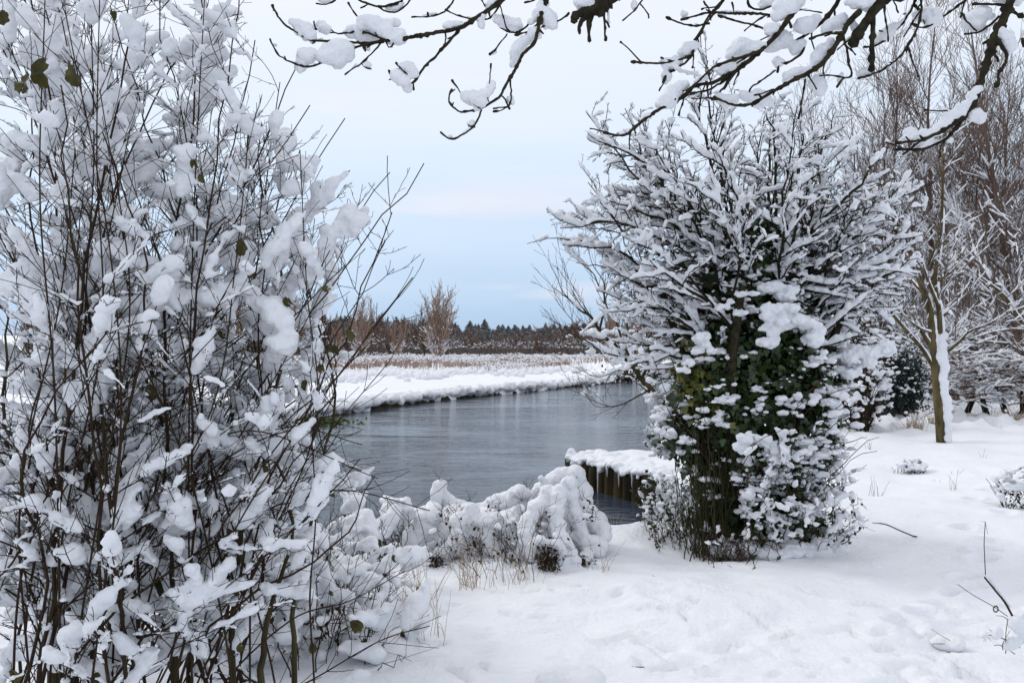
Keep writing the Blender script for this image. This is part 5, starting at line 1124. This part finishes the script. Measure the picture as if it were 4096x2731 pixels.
    while cnt < 1950 and tries < 22000:
        tries += 1; p, r = pool[rng.integers(len(pool))]; i = rng.integers(0, len(p) - 1); d = unit(p[i + 1] - p[i])
        if abs(d[2]) > .93: continue
        q = p[i]
        if not ins(q) or q[2] < .1: continue
        if q[1] < 2.75 and rng.random() < .7: continue
        rr = (.012 + .029 * rng.random() ** 1.5) * (1.15 if q[2] > 1.2 else 1) * min(1.25, q[1] / 3.2); Lc = rr * rng.uniform(2.5, 9.0)
        if not ins(q + d * Lc): Lc *= .5
        drift(rng, mb, p, i, Lc, rr, rng.random() < .6); cnt += 1
    mb.tubes(snow_runs(rng, [q for q in b2 if ins(q[0][0])], .012, .0105, .6, 8, .95, .8), 5, True)
    lowp = [q for q in stems + thick + b1 if q[0][0][2] < 1.1]; cnt = 0
    while cnt < 330:
        p, r = lowp[rng.integers(len(lowp))]; i = rng.integers(0, len(p) - 1); q = p[i]
        if not .02 < q[2] < 1.25 or not ins(q): tries += 1; continue
        a = rng.uniform(0, 6.28); d = unit((p[i + 1] - p[i]) * [1, 1, .5] + np.array([cos(a), sin(a), rng.uniform(-.3, .5)]) * .12); rr = rng.uniform(.015, .038); (drift(rng, mb, p, i, rr * rng.uniform(3, 8), rr, True) if abs((p[i + 1] - p[i])[2]) < .85 * np.linalg.norm(p[i + 1] - p[i]) else clump(rng, mb, q - d * rr, d, rr * rng.uniform(1.2, 2.5), rr * .8, False)); cnt += 1
    mb.tubes(snow_runs(rng, [q for q in b1 if ins(q[0][len(q[0]) // 2])], .02, .020, .45, 4, .95, .8), 6, True)
    # the particular long drifts that stand out in the photograph
    for pts, Y, w_ in [([(290, 287), (305, 280), (318, 265), (326, 248), (330, 235)], 3.2, 9), ([(325, 232), (345, 225), (360, 218), (350, 232)], 3.2, 8), ([(120, 305), (150, 303), (180, 300), (205, 297), (228, 302)], 2.9, 10), ([(60, 340), (80, 360), (100, 350), (115, 335), (135, 325)], 2.8, 13),
                       ([(75, 385), (85, 400), (95, 380), (100, 365)], 2.8, 13), ([(250, 300), (268, 305), (282, 318), (290, 338)], 3.0, 11), ([(272, 335), (285, 345), (292, 335)], 3.0, 11), ([(5, 285), (25, 280), (40, 300), (20, 270)], 2.8, 15), ([(75, 100), (95, 98), (120, 102), (140, 105)], 3.0, 10), ([(30, 60), (40, 45), (55, 70), (65, 90)], 3.0, 11),
                       ([(330, 478), (345, 476), (360, 474), (374, 466)], 3.3, 5), ([(170, 120), (190, 110), (205, 100)], 3.2, 10), ([(10, 655), (40, 645), (70, 660), (100, 672)], 2.9, 14), ([(180, 575), (200, 590), (185, 610), (170, 600)], 3.1, 13), ([(155, 530), (145, 545), (160, 555), (150, 575)], 3.1, 11), ([(0, 520), (20, 530), (35, 545), (30, 525)], 3.0, 12)]:
        q = smoothpath([(*p, 0) for p in pts], 7)[:, :2]
        for k in range(len(q)):
            for _ in range(2): r = w_ * Y / F * rng.uniform(.65, 1.05) * (.7 + .4 * sin(pi * k / (len(q) - 1))); mb.blobs([at(q[k][0], q[k][1], Y) + rng.normal(0, r * .2, 3)], [(r, r * .9, r * .85)])
    part('snow_cover', remesh(mb, 'snow_cover', .0075, base, 2, .008, 16, .0038, 55), M['snow'], t)
    # single withered leaves
    L_ = [(42, 76, 2.5, .16, -.1), (66, 80, 2.5, .14, .5), (26, 88, 2.5, .13, -.1), (3, 20, 2.6, .08, 0), (192, 166, 2.8, .06, .3), (200, 180, 2.8, .06, .4), (241, 250, 2.9, .10, 0), (250, 275, 2.9, .06, .2), (322, 293, 3.0, .06, 1.2), (347, 337, 3.0, .07, .6), (330, 353, 3.0, .08, .7), (320, 370, 3.0, .06, .2), (279, 343, 3.0, .06, 1.4), (283, 305, 3.0, .07, .8),
          (218, 338, 3.0, .06, .9), (304, 387, 3.0, .07, .1), (251, 505, 3.0, .09, .2), (265, 470, 3.0, .05, .1), (293, 458, 3.1, .045, .3), (350, 630, 3.0, .09, 1.0), (312, 650, 3.0, .07, .1), (228, 533, 3.0, .05, .2), (112, 18, 2.8, .06, .4), (152, 395, 2.9, .09, 0), (95, 682, 2.8, .09, .3), (12, 678, 2.8, .10, .2), (48, 600, 2.9, .06, .1), (240, 648, 2.9, .06, 0), (352, 635, 3.0, .05, 2)]
    for px, py, Y, s, an in L_:
        c = at(px, py - s * .4 * F / Y, Y); mb = MB(); m_ = 22; a_ = np.linspace(0, 2 * pi, m_, endpoint=False); rd = .5 * (1 + .10 * rng.normal(0, 1, m_).clip(-1.5, 1.5)); V = np.stack([rd * np.sin(a_) * .74, .5 - rd * np.cos(a_), .10 * np.cos(a_ * 2 + rng.uniform(0, 6)) + .04 * rng.normal(0, 1, m_)], 1); V = np.concatenate([V, [[0, .5, -.06]]]); V = V * s * .62
        y = np.array([sin(an), rng.normal(0, .15), -cos(an)]); y /= np.linalg.norm(y); z = np.array([rng.normal(0, .4), -1, 0]); z = unit(z - y * (z @ y)); x = np.cross(y, z); W = V @ np.stack([x, y, z]) + c
        # a thin second skin gives the leaf a thickness
        LT = np.array([(q, (q + 1) % m_, m_) for q in range(m_) if q != rng.integers(3, m_ - 3)]); n = len(W); mb.add(np.concatenate([W, W + z * .0012]), None, np.concatenate([LT, LT[:, ::-1] + n])); st_ = wander(rng, W[0], -y + np.array([0, 0, .2]), .04, 3, .2, 0, .0012, .001); mb.tubes([st_], 4)
        part('leaf', mb.mesh('leaf', base), M['oldleaf'], t)
big_shrub()
# long bare red shoots that cross in front of the river
def shoots():
    rng = np.random.default_rng(91); defs = [([(150, 700), (240, 520), (320, 400), (413, 277)], 2.9), ([(200, 700), (260, 560), (300, 470), (390, 360)], 3.0), ([(255, 540), (300, 500), (350, 490), (430, 510)], 3.1), ([(120, 600), (200, 480), (290, 430), (362, 444)], 3.0), ([(140, 640), (190, 480), (250, 430), (378, 478)], 3.0), ([(60, 700), (55, 400), (40, 200), (45, 0)], 2.6), ([(90, 700), (120, 450), (110, 250), (65, 10)], 2.6), ([(70, 700), (100, 500), (130, 300), (100, 90)], 2.7),
            ([(220, 690), (290, 620), (350, 600), (405, 570)], 3.2), ([(230, 720), (310, 680), (380, 640), (430, 625)], 3.1), ([(100, 560), (170, 540), (250, 440), (350, 420)], 3.0), ([(30, 700), (20, 500), (60, 300), (75, 150)], 2.7), ([(180, 690), (240, 600), (280, 520), (335, 420)], 3.1)]
    base = at(150, 690, 2.9); base[2] = gz(base[0], base[1])
    for bx, by, tx, ty, Y in [(40, 700, 100, -20, 2.7), (150, 700, 205, -10, 2.9), (170, 700, 90, -20, 2.85), (60, 700, 250, 120, 2.9), (130, 700, 300, 150, 3.0), (230, 700, 120, 150, 2.9), (0, 600, 130, 130, 2.8), (-20, 640, 220, 330, 2.75), (30, 660, 345, 245, 3.0), (250, 700, 60, 230, 2.8), (210, 690, 330, 330, 3.0)]:
        bx += rng.normal(0, 70); mx, my = (bx + tx) / 2 + rng.normal(0, 38), (by + ty) / 2; defs.append(([(bx, by), ((bx + mx) / 2 + rng.normal(0, 8), (by + my) / 2), (mx, my), ((mx + tx) / 2 + rng.normal(0, 8), (my + ty) / 2), (tx, ty)], Y))
    t = thing('red_shoots', 'long bare red brown shoots crossing in front of the snowy shrub', 'shoots', tuple(base)); mb = MB(); P_ = []
    for pts, Y in defs:
        q = [at(*p, Y + rng.normal(0, .05)) for p in pts]; g = q[0].copy(); g[2] = -.04; g[0] -= .02
        q = smoothpath([g] + q if q[0][2] > .1 else [g] + q[1:], 8); P_.append((q, np.linspace(.0048, .0018, len(q))))
    b1 = [q for p, r in P_ for q in branch_off(rng, p, r, .14, .4, 1.5, (.4, .9), lambda q: .17, .07, .03, .5, .0011, 5, .1, start=.4, opp=True)]
    mb.tubes(P_, 6); mb.tubes(b1, 4); part('shoot', mb.mesh('shoot', base), M['bark_red'], t)
shoots()

# ================================================================== OVERHANGING TREE
def branch_off_list(rng, L_):
    o = []
    for p, r in L_:
        if proj(p[len(p) // 2])[0] < 600: continue
        o += branch_off(rng, p, r, .17, .5, 1.3, (.5, 1.1), lambda q: .12, .10, -.02, .7, .003, 6, -.15, start=.15)
    return o
def overhang():
    rng = np.random.default_rng(95); A = lambda u, v, Y=3.0: at((1050 + u / 1.5174) / 4, (v / 1.5174) / 4, Y); B = lambda u, v, Y=3.0: at((2100 + u / 1.1784) / 4, (v / 1.1784) / 4, Y)
    base = np.array([3.6, 1.0, 0.0]); t = thing('overhanging_tree', 'tree rooted outside the right edge whose knobbly snowy boughs hang across the top', 'tree', tuple(base))
    crown = np.array([3.4, 1.3, 4.1]); hub = np.array([2.3, 2.3, 4.35])
    tr = [(smoothpath([base - UP * .1, base + [-.05, .05, 1.5], base + [-.1, .15, 3.0], crown], 6), np.linspace(.2, .11, 19))]
    def lb(pts, r0, r1, n=6): q = smoothpath(pts, n); tr.append((q, np.linspace(r0, r1, len(q))))
    ups = {'A': A(1500, -40, 3.0), 'A2': A(1725, -40, 3.0), 'S': A(2150, -40, 3.0), 'B': B(1720, -40, 2.9), 'B1': B(1320, -40, 3.0), 'R': B(2300, -40, 2.9)}
    lb([crown, hub, (1.4, 2.9, 3.9), B(1800, -160, 2.95), ups['B']], .10, .034)
    lb([crown, (2.9, 1.9, 4.0), (2.5, 2.5, 3.6), ups['R']], .06, .022)
    lb([hub, (1.3, 2.9, 4.3), (.9, 3.0, 3.9), ups['S']], .06, .028); lb([(1.3, 2.9, 4.3), (.8, 3.0, 4.0), (.4, 3.0, 3.4), ups['A2']], .04, .012); lb([(.9, 3.0, 3.9), (.5, 3.0, 3.7), (.2, 3.0, 3.3), ups['A']], .03, .012)
    lb([(1.4, 2.9, 3.9), B(1420, -120, 3.0), ups['B1']], .035, .014)
    br = []
    def kb(f, pts, r0, r1, Y=3.0, Y2=None, n=7):
        P = [f(u, v, Y + ((Y2 or Y) - Y) * i / (len(pts) - 1)) for i, (u, v) in enumerate(pts)]; q = smoothpath(P, n); q, _ = resample(q, np.zeros(len(q)), .012)
        q[1:-1] += rng.normal(0, .0009, q[1:-1].shape); s = np.linspace(r0, r1, len(q)) * .00115; s *= 1 + .55 * (rng.random(len(q)) < .16) + .12 * rng.normal(0, 1, len(q)).clip(-1, 1); s[-2:] *= 1.5
        br.append((q, s)); return q, s
    a1 = kb(A, [(1500, -40), (1440, 10), (1380, 55), (1300, 105), (1200, 168), (1040, 200), (870, 232), (740, 245), (630, 262), (470, 250), (330, 246), (260, 228), (200, 190), (140, 150), (95, 100), (60, 30)], 8.5, 2.6)
    kb(A, [(735, 247), (640, 268), (560, 290), (500, 322), (420, 360), (345, 385), (270, 405), (200, 385), (120, 350), (80, 310), (45, 235)], 5, 2.2, 3.0, 2.95); kb(A, [(740, 240), (660, 208), (590, 190), (500, 200), (410, 198), (350, 182), (290, 172)], 3.6, 2.4, 3.0, 3.1); kb(A, [(320, 175), (315, 150), (312, 128)], 2, 2)
    kb(A, [(725, 255), (660, 325), (600, 385), (545, 420), (500, 452)], 3, 2); kb(A, [(600, 385), (620, 405), (660, 418)], 2, 1.6); kb(A, [(610, 265), (618, 290), (625, 310)], 2.6, 2.4); kb(A, [(745, 245), (770, 290), (795, 262)], 2.4, 2); kb(A, [(1105, 185), (1112, 230), (1108, 270)], 2.2, 1.6)
    kb(A, [(1195, 180), (1110, 275), (1040, 350), (975, 415), (920, 495), (860, 510), (800, 480), (765, 425)], 5, 2.6, 3.0, 2.9); kb(A, [(880, 450), (845, 420), (810, 380)], 2, 2, 2.9); kb(A, [(915, 495), (918, 545)], 2.2, 1.8, 2.9)
    kb(A, [(1270, 115), (1180, 90), (1110, 58)], 3, 2); kb(A, [(1160, -40), (1160, 0), (1115, 60), (1075, 85), (1000, 100), (905, 103)], 3.2, 2.2, 3.1, 3.1); kb(A, [(1005, 100), (1003, 75)], 2, 2.4, 3.1)
    kb(A, [(560, -40), (585, 0), (640, 20), (700, 40), (780, 30), (840, 10), (850, -30)], 4, 4, 3.2); kb(A, [(700, 40), (750, 65), (810, 70), (860, 40), (900, -5), (920, -40)], 3.5, 3, 3.2); kb(A, [(640, 25), (595, 48)], 2, 2, 3.2); kb(A, [(460, -30), (440, 2), (390, 25), (325, 20)], 2.6, 2, 3.1); kb(A, [(580, 105), (545, 60), (520, 15)], 2.2, 2, 3.05)
    kb(A, [(580, 105), (600, 150), (640, 200)], 2.2, 2.2, 3.05); kb(A, [(1440, 20), (1465, 110), (1480, 170), (1500, 190)], 2.2, 2.4); kb(A, [(1350, 35), (1330, 0), (1310, -30)], 2, 2)
    kb(A, [(1725, -40), (1715, 20), (1690, 100), (1660, 230), (1640, 270), (1580, 330), (1550, 390), (1510, 460), (1470, 530), (1440, 585), (1390, 620), (1330, 655), (1270, 670), (1200, 676), (1150, 640), (1128, 600), (1150, 540)], 7.5, 2.6, 3.0, 2.9)
    kb(A, [(1325, 658), (1240, 600), (1190, 545), (1150, 485)], 2.4, 2, 2.9); kb(A, [(1330, 665), (1300, 740), (1250, 790), (1190, 830), (1130, 840), (1080, 800)], 3.4, 2.4, 2.9, 2.85); kb(A, [(1290, 770), (1250, 760)], 2, 2, 2.88); kb(A, [(1375, 620), (1360, 560), (1378, 500), (1387, 385)], 1.8, 2.2, 2.92)
    kb(A, [(1500, 470), (1508, 560), (1500, 640), (1450, 650), (1400, 657)], 3.2, 2, 2.95); kb(A, [(1490, 640), (1450, 668), (1400, 675)], 2.2, 2, 2.95); kb(A, [(1445, 575), (1470, 600), (1500, 660)], 2, 2, 2.95); kb(A, [(1692, 165), (1760, 140), (1820, 115), (1860, 78)], 3, 3.2)
    kb(A, [(1715, 40), (1690, 80), (1620, 140), (1560, 190), (1500, 195), (1440, 160), (1400, 120)], 4.5, 2.2, 3.0, 3.05); kb(A, [(1690, 120), (1620, 185), (1530, 212)], 3.5, 2.4); kb(A, [(1485, 205), (1420, 290), (1378, 330)], 2.2, 2.6, 3.05); kb(A, [(1570, 220), (1620, 248)], 2, 2); kb(A, [(1490, -40), (1450, 15), (1400, 90), (1350, 118), (1260, 112)], 4, 2, 3.1, 3.05); kb(A, [(1680, -20), (1630, 5), (1590, 15)], 2.6, 2.4)
    # broken stub with a jagged end
    for p in ([(2150, -40), (2080, 20), (2030, 50), (1990, 95), (1980, 170), (1985, 250)], [(2090, 10), (2000, 60), (1950, 110), (1925, 160), (1925, 205)], [(2050, 40), (1960, 70), (1900, 95), (1892, 130)]): kb(A, p, 24, 3 if p[-1][1] > 200 else 8, 3.0)
    kb(A, [(2110, 0), (2075, 70), (2078, 150), (2082, 245)], 6, 2.4); kb(A, [(2080, 120), (2105, 165)], 3, 2.4); kb(A, [(2330, -40), (2290, 20), (2240, 80), (2185, 125)], 3, 2); kb(A, [(2290, 20), (2330, 70), (2345, 110)], 2.6, 2)
    b1 = kb(B, [(1720, -40), (1690, 0), (1650, 40), (1600, 115), (1565, 170), (1545, 210)], 22, 11, 2.9); kb(B, [(1640, 60), (1640, 130), (1637, 200), (1632, 330)], 9, 7, 2.9)
    kb(B, [(1320, -40), (1300, 0), (1240, 90), (1180, 170), (1110, 235), (1050, 290), (950, 355), (880, 390), (800, 405), (740, 460), (640, 510), (540, 580), (470, 635), (420, 635), (370, 622)], 9.5, 4, 3.0, 3.0)
    kb(B, [(1120, 235), (1020, 270), (900, 310), (830, 370), (760, 430)], 6, 3, 2.95); kb(B, [(1050, 290), (980, 350), (870, 420), (780, 440)], 5, 3, 3.05); kb(B, [(1490, -40), (1475, 5), (1440, 60), (1380, 120), (1290, 185), (1200, 225), (1130, 235)], 7.5, 5, 3.0, 3.1); kb(B, [(1300, 180), (1312, 240), (1240, 295), (1200, 300), (1190, 340)], 5, 3, 3.05)
    kb(B, [(1580, 50), (1530, 100), (1500, 150), (1450, 235), (1380, 315), (1260, 380), (1150, 440), (1070, 488), (1000, 497), (940, 480), (890, 455)], 10, 3.4, 2.9, 2.95); kb(B, [(950, -40), (935, 0), (860, 90), (825, 160), (800, 200), (780, 270), (700, 330), (660, 360), (650, 390)], 6, 3, 3.1)
    kb(B, [(790, 258), (700, 290), (630, 297), (560, 295), (500, 290)], 4, 3.4, 3.1); kb(B, [(700, 290), (640, 270)], 2.6, 2.4, 3.1); kb(B, [(1210, 80), (1100, 65), (980, 62), (870, 60), (800, 75), (735, 92)], 4.5, 3.2, 3.05); kb(B, [(870, 110), (800, 122), (740, 110), (665, 80)], 3.6, 2.6, 3.1); kb(B, [(910, 72), (1000, 100), (1060, 112), (1145, 142)], 4, 3, 3.15); kb(B, [(985, 62), (975, 10)], 2, 2.4, 3.05); kb(B, [(870, 50), (842, 5)], 2.4, 2.4, 3.1); kb(B, [(1200, 0), (1120, 45), (1060, 30), (1050, 0)], 3.4, 3, 3.1)
    kb(B, [(1500, 155), (1430, 155), (1340, 182)], 5.5, 3, 2.9); kb(B, [(1500, 165), (1520, 250), (1525, 300), (1545, 352), (1500, 370), (1470, 410)], 4, 2.6, 2.9); kb(B, [(1010, 320), (960, 370), (940, 410), (880, 470)], 4.5, 3, 3.0); kb(B, [(1180, 330), (1130, 370), (1060, 420), (1072, 500)], 3, 2.4, 3.0); kb(B, [(1400, 60), (1340, 50), (1280, 45)], 2.6, 2, 3.1)
    kb(B, [(1850, -40), (1840, 0), (1800, 80), (1720, 170), (1650, 215), (1598, 220)], 4.2, 3, 3.0); kb(B, [(1865, -40), (1868, 50), (1850, 130), (1780, 250), (1700, 320), (1630, 352), (1570, 368)], 4, 2.6, 2.95); kb(B, [(2110, -30), (2070, 5), (1960, 85), (1880, 130), (1830, 112)], 4.2, 2.6, 3.0); kb(B, [(1870, 50), (1835, 30)], 2, 2, 3.0); kb(B, [(1450, 230), (1410, 300), (1408, 370)], 3.6, 2.6, 2.95); kb(B, [(1320, 370), (1310, 440), (1290, 560)], 3.4, 2.2, 3.0); kb(B, [(1240, 80), (1255, 130)], 3, 3)
    kb(B, [(2300, -40), (2290, 0), (2260, 80), (2200, 220), (2150, 380), (2120, 480), (2060, 550), (1960, 620), (1860, 660), (1750, 672)], 15, 3.4, 2.9, 2.8); kb(B, [(2110, 510), (2040, 590), (1985, 650), (1920, 685), (1860, 705), (1745, 702)], 6, 3, 2.85); kb(B, [(2235, 75), (2200, 110), (2140, 150), (2070, 160)], 4, 2.6, 2.9); kb(B, [(2130, 145), (2090, 110), (2055, 60)], 3, 2.4, 2.9)
    kb(B, [(2215, 180), (2260, 235), (2270, 280), (2235, 340), (2230, 370), (2222, 410)], 6, 4, 2.85); kb(B, [(2290, 40), (2230, 20), (2110, 20)], 4.5, 4, 2.9); kb(B, [(2280, 40), (2310, 60), (2350, 80)], 5, 4, 2.9); kb(B, [(2210, 150), (2180, 190), (2160, 205)], 4, 3, 2.9); kb(B, [(2140, 420), (2095, 465), (2080, 468)], 4, 4, 2.85); kb(B, [(2240, 170), (2215, 240), (2230, 290)], 3, 2.4, 2.9); kb(B, [(2345, 180), (2352, 210), (2390, 220)], 5, 4, 2.9)
    kb(B, [(2000, 640), (1960, 690), (1955, 740)], 3, 2, 2.85); kb(B, [(1700, -40), (1740, 10), (1760, 60)], 3, 2, 2.95)
    short = [q for p, r in br if len(p) > 25 for q in branch_off(rng, p, r, .07, .4, 1.3, (.6, 1.2), lambda q: .022, .1, 0, .9, .0026, 2, .1, start=.1)]
    tw = []
    for p, r in branch_off_list(rng, [q for q in br if len(q[0]) > 18]):
        q, _ = resample(p, r, .012); x = np.linspace(.0034, .0022, len(q)); x *= 1 + .6 * (rng.random(len(q)) < .2); x[-1] *= 1.5; tw.append((q, x))
    br += tw
    mb = MB(); mb.tubes(tr, 10); part('trunk', mb.mesh('trunk', base), M['bark_moss'], t)
    mb = MB(); mb.tubes(br, 8, True); mb.tubes(short, 5, True); part('bough', mb.mesh('bough', base), M['bark'], t)
    # snow
    C, S, R = [], [], []
    def sc(f, pts, w_, Y=3.0, dens=6, fac=1.5174, hug=1):
        k = w_ / fac / 4 * Y / F; q = smoothpath([(*p, 0) for p in pts], dens)[:, :2] if len(pts) > 1 else np.repeat(np.array(pts, float), 4, 0); n = len(q)
        for i in range(n):
            e = (.62 + .45 * sin(pi * (i + .5) / n)) * rng.uniform(.75, 1.1)
            for _ in range(2): C.append(f(q[i][0], q[i][1], Y + .01) + rng.normal(0, k * .25, 3)); S.append((k * e, k * e * .9, k * e * .88))
    sa = lambda pts, w_, Y=3.0: sc(A, pts, w_, Y); sb = lambda pts, w_, Y=3.0: sc(B, pts, w_, Y, fac=1.1784)
    sa([(195, 140), (235, 165), (270, 195), (305, 235)], 38); sa([(330, 140), (365, 165), (395, 188)], 26, 3.05); sa([(600, 125), (680, 130), (740, 150), (790, 130)], 40); sa([(690, 160), (740, 200), (800, 225), (850, 218)], 42); sa([(520, 190), (580, 195), (650, 215), (700, 225)], 40, 3.05); sa([(230, 385), (270, 330), (320, 320)], 44, 2.98); sa([(370, 340), (430, 330), (480, 310), (460, 370)], 58, 2.98); sa([(220, 400), (235, 430)], 26, 2.98); sa([(460, 265), (540, 275)], 25)
    sa([(1110, 155), (1150, 145), (1195, 140)], 26); sa([(800, 450), (840, 470), (860, 490)], 36, 2.9); sa([(860, 400), (900, 420), (915, 460)], 34, 2.92); sa([(870, 520), (885, 530)], 22, 2.92); sa([(1220, 575), (1270, 590), (1320, 620), (1300, 650)], 40, 2.9); sa([(1290, 600), (1340, 590)], 38, 2.92); sa([(1355, 590), (1375, 540), (1390, 500)], 22, 2.92)
    sa([(1520, 380), (1540, 320), (1580, 270), (1620, 230)], 34); sa([(1640, 210), (1670, 200)], 34); sa([(1720, 90), (1745, 120), (1740, 150)], 42); sa([(1640, 130), (1690, 60), (1720, 10)], 26); sa([(1420, 115), (1460, 130), (1510, 150), (1550, 150)], 36, 3.03); sa([(1270, 735), (1265, 755)], 20, 2.88); sa([(1485, 590), (1510, 620), (1510, 560)], 18, 2.95); sa([(80, 280), (72, 265)], 13, 2.96); sa([(1130, 832), (1150, 832)], 12, 2.87)
    sa([(1920, 10), (1950, 20), (1990, 30), (1940, 50)], 48); sa([(2095, 80), (2105, 120), (2108, 140)], 14); sa([(635, 385), (645, 400)], 16); sa([(630, 285), (640, 290)], 20); sa([(1300, 110), (1350, 100)], 16); sa([(1370, 30), (1420, 0)], 20); sa([(1320, 140), (1330, 160)], 20); sa([(1400, 315), (1410, 320)], 16, 3.05); sa([(760, 50), (820, 40), (850, 15)], 18, 3.2); sa([(340, -5), (400, -10)], 22, 3.1); sa([(2255, 20), (2250, 50)], 20)
    sb([(640, 490), (680, 460), (720, 420), (745, 400)], 34); sb([(970, 255), (1010, 225), (1060, 230), (1110, 210)], 36); sb([(930, 330), (970, 315), (1010, 290)], 26); sb([(1160, 215), (1200, 190), (1240, 170)], 38, 3.05); sb([(1190, 70), (1225, 40), (1270, 20), (1300, -10)], 36); sb([(1150, 150), (1180, 125)], 26); sb([(1290, 120), (1330, 120), (1370, 90)], 34, 3.02); sb([(1270, 230), (1300, 210)], 34, 3.05); sb([(1370, 290), (1390, 250), (1430, 210)], 34, 2.95); sb([(1230, 370), (1270, 345), (1320, 330)], 30, 2.96); sb([(1040, 450), (1100, 465), (1150, 475)], 34, 3.0); sb([(920, 450), (950, 470), (990, 470)], 26, 2.98)
    sb([(1360, 370), (1390, 400), (1385, 430)], 30, 2.97); sb([(1530, 0), (1580, 15), (1630, 10)], 34, 2.9); sb([(1580, 345), (1620, 340)], 24, 2.95); sb([(1550, 90), (1555, 150)], 16, 2.92); sb([(1650, 195), (1700, 160), (1750, 120)], 24, 3.0); sb([(1850, 60), (1900, 75), (1950, 75)], 36, 3.0); sb([(1900, 110), (1920, 105)], 26, 3.0); sb([(2090, 90), (2130, 80), (2180, 60)], 34, 2.92); sb([(2100, 120), (2150, 130)], 26, 2.92); sb([(2250, 150), (2280, 190), (2280, 225)], 30, 2.85); sb([(2110, 540), (2145, 550)], 30, 2.84)
    sb([(2130, 410), (2090, 480), (2040, 530), (2000, 560), (1940, 610), (1880, 640), (1820, 645), (1780, 660)], 26, 2.83); sb([(1800, 620), (1820, 630)], 22, 2.83); sb([(1990, 660), (2010, 655)], 18, 2.85); sb([(1870, 690), (1920, 670), (1960, 660)], 12, 2.86); sb([(740, 250), (775, 225), (800, 205)], 26, 3.1); sb([(650, 310), (690, 310), (730, 290)], 24, 3.1); sb([(640, 285), (700, 275)], 16, 3.1); sb([(745, 60), (748, 75)], 16, 3.06); sb([(1120, 15), (1160, 10), (1200, -10)], 28, 3.1); sb([(1420, 130), (1470, 110), (1500, 90)], 26, 2.95); sb([(1190, 280), (1200, 300)], 22, 3.05)
    sb([(700, 310), (740, 330), (820, 350)], 16, 3.05); sb([(900, 330), (950, 350)], 16, 3.0); sb([(800, 380), (860, 360)], 16, 2.97); sb([(660, 350), (680, 370)], 20, 3.1); sb([(1500, 340), (1480, 390)], 16, 2.92); sb([(540, 570), (570, 545)], 9, 3.0); sb([(430, 622), (460, 618)], 8, 3.0); sb([(2000, 20), (2040, -5)], 16, 3.0); sb([(2220, -10), (2330, 0)], 26, 2.9)
    mb = MB(); mb.blobs(C, S); mb.tubes(snow_runs(rng, br, .01, .0075, .42, 12, .96, .9), 6, True)
    part('snow_cover', remesh(mb, 'snow_cover', .0052, base, 2, .006, 18, .003, 70), M['snow'], t)
overhang()
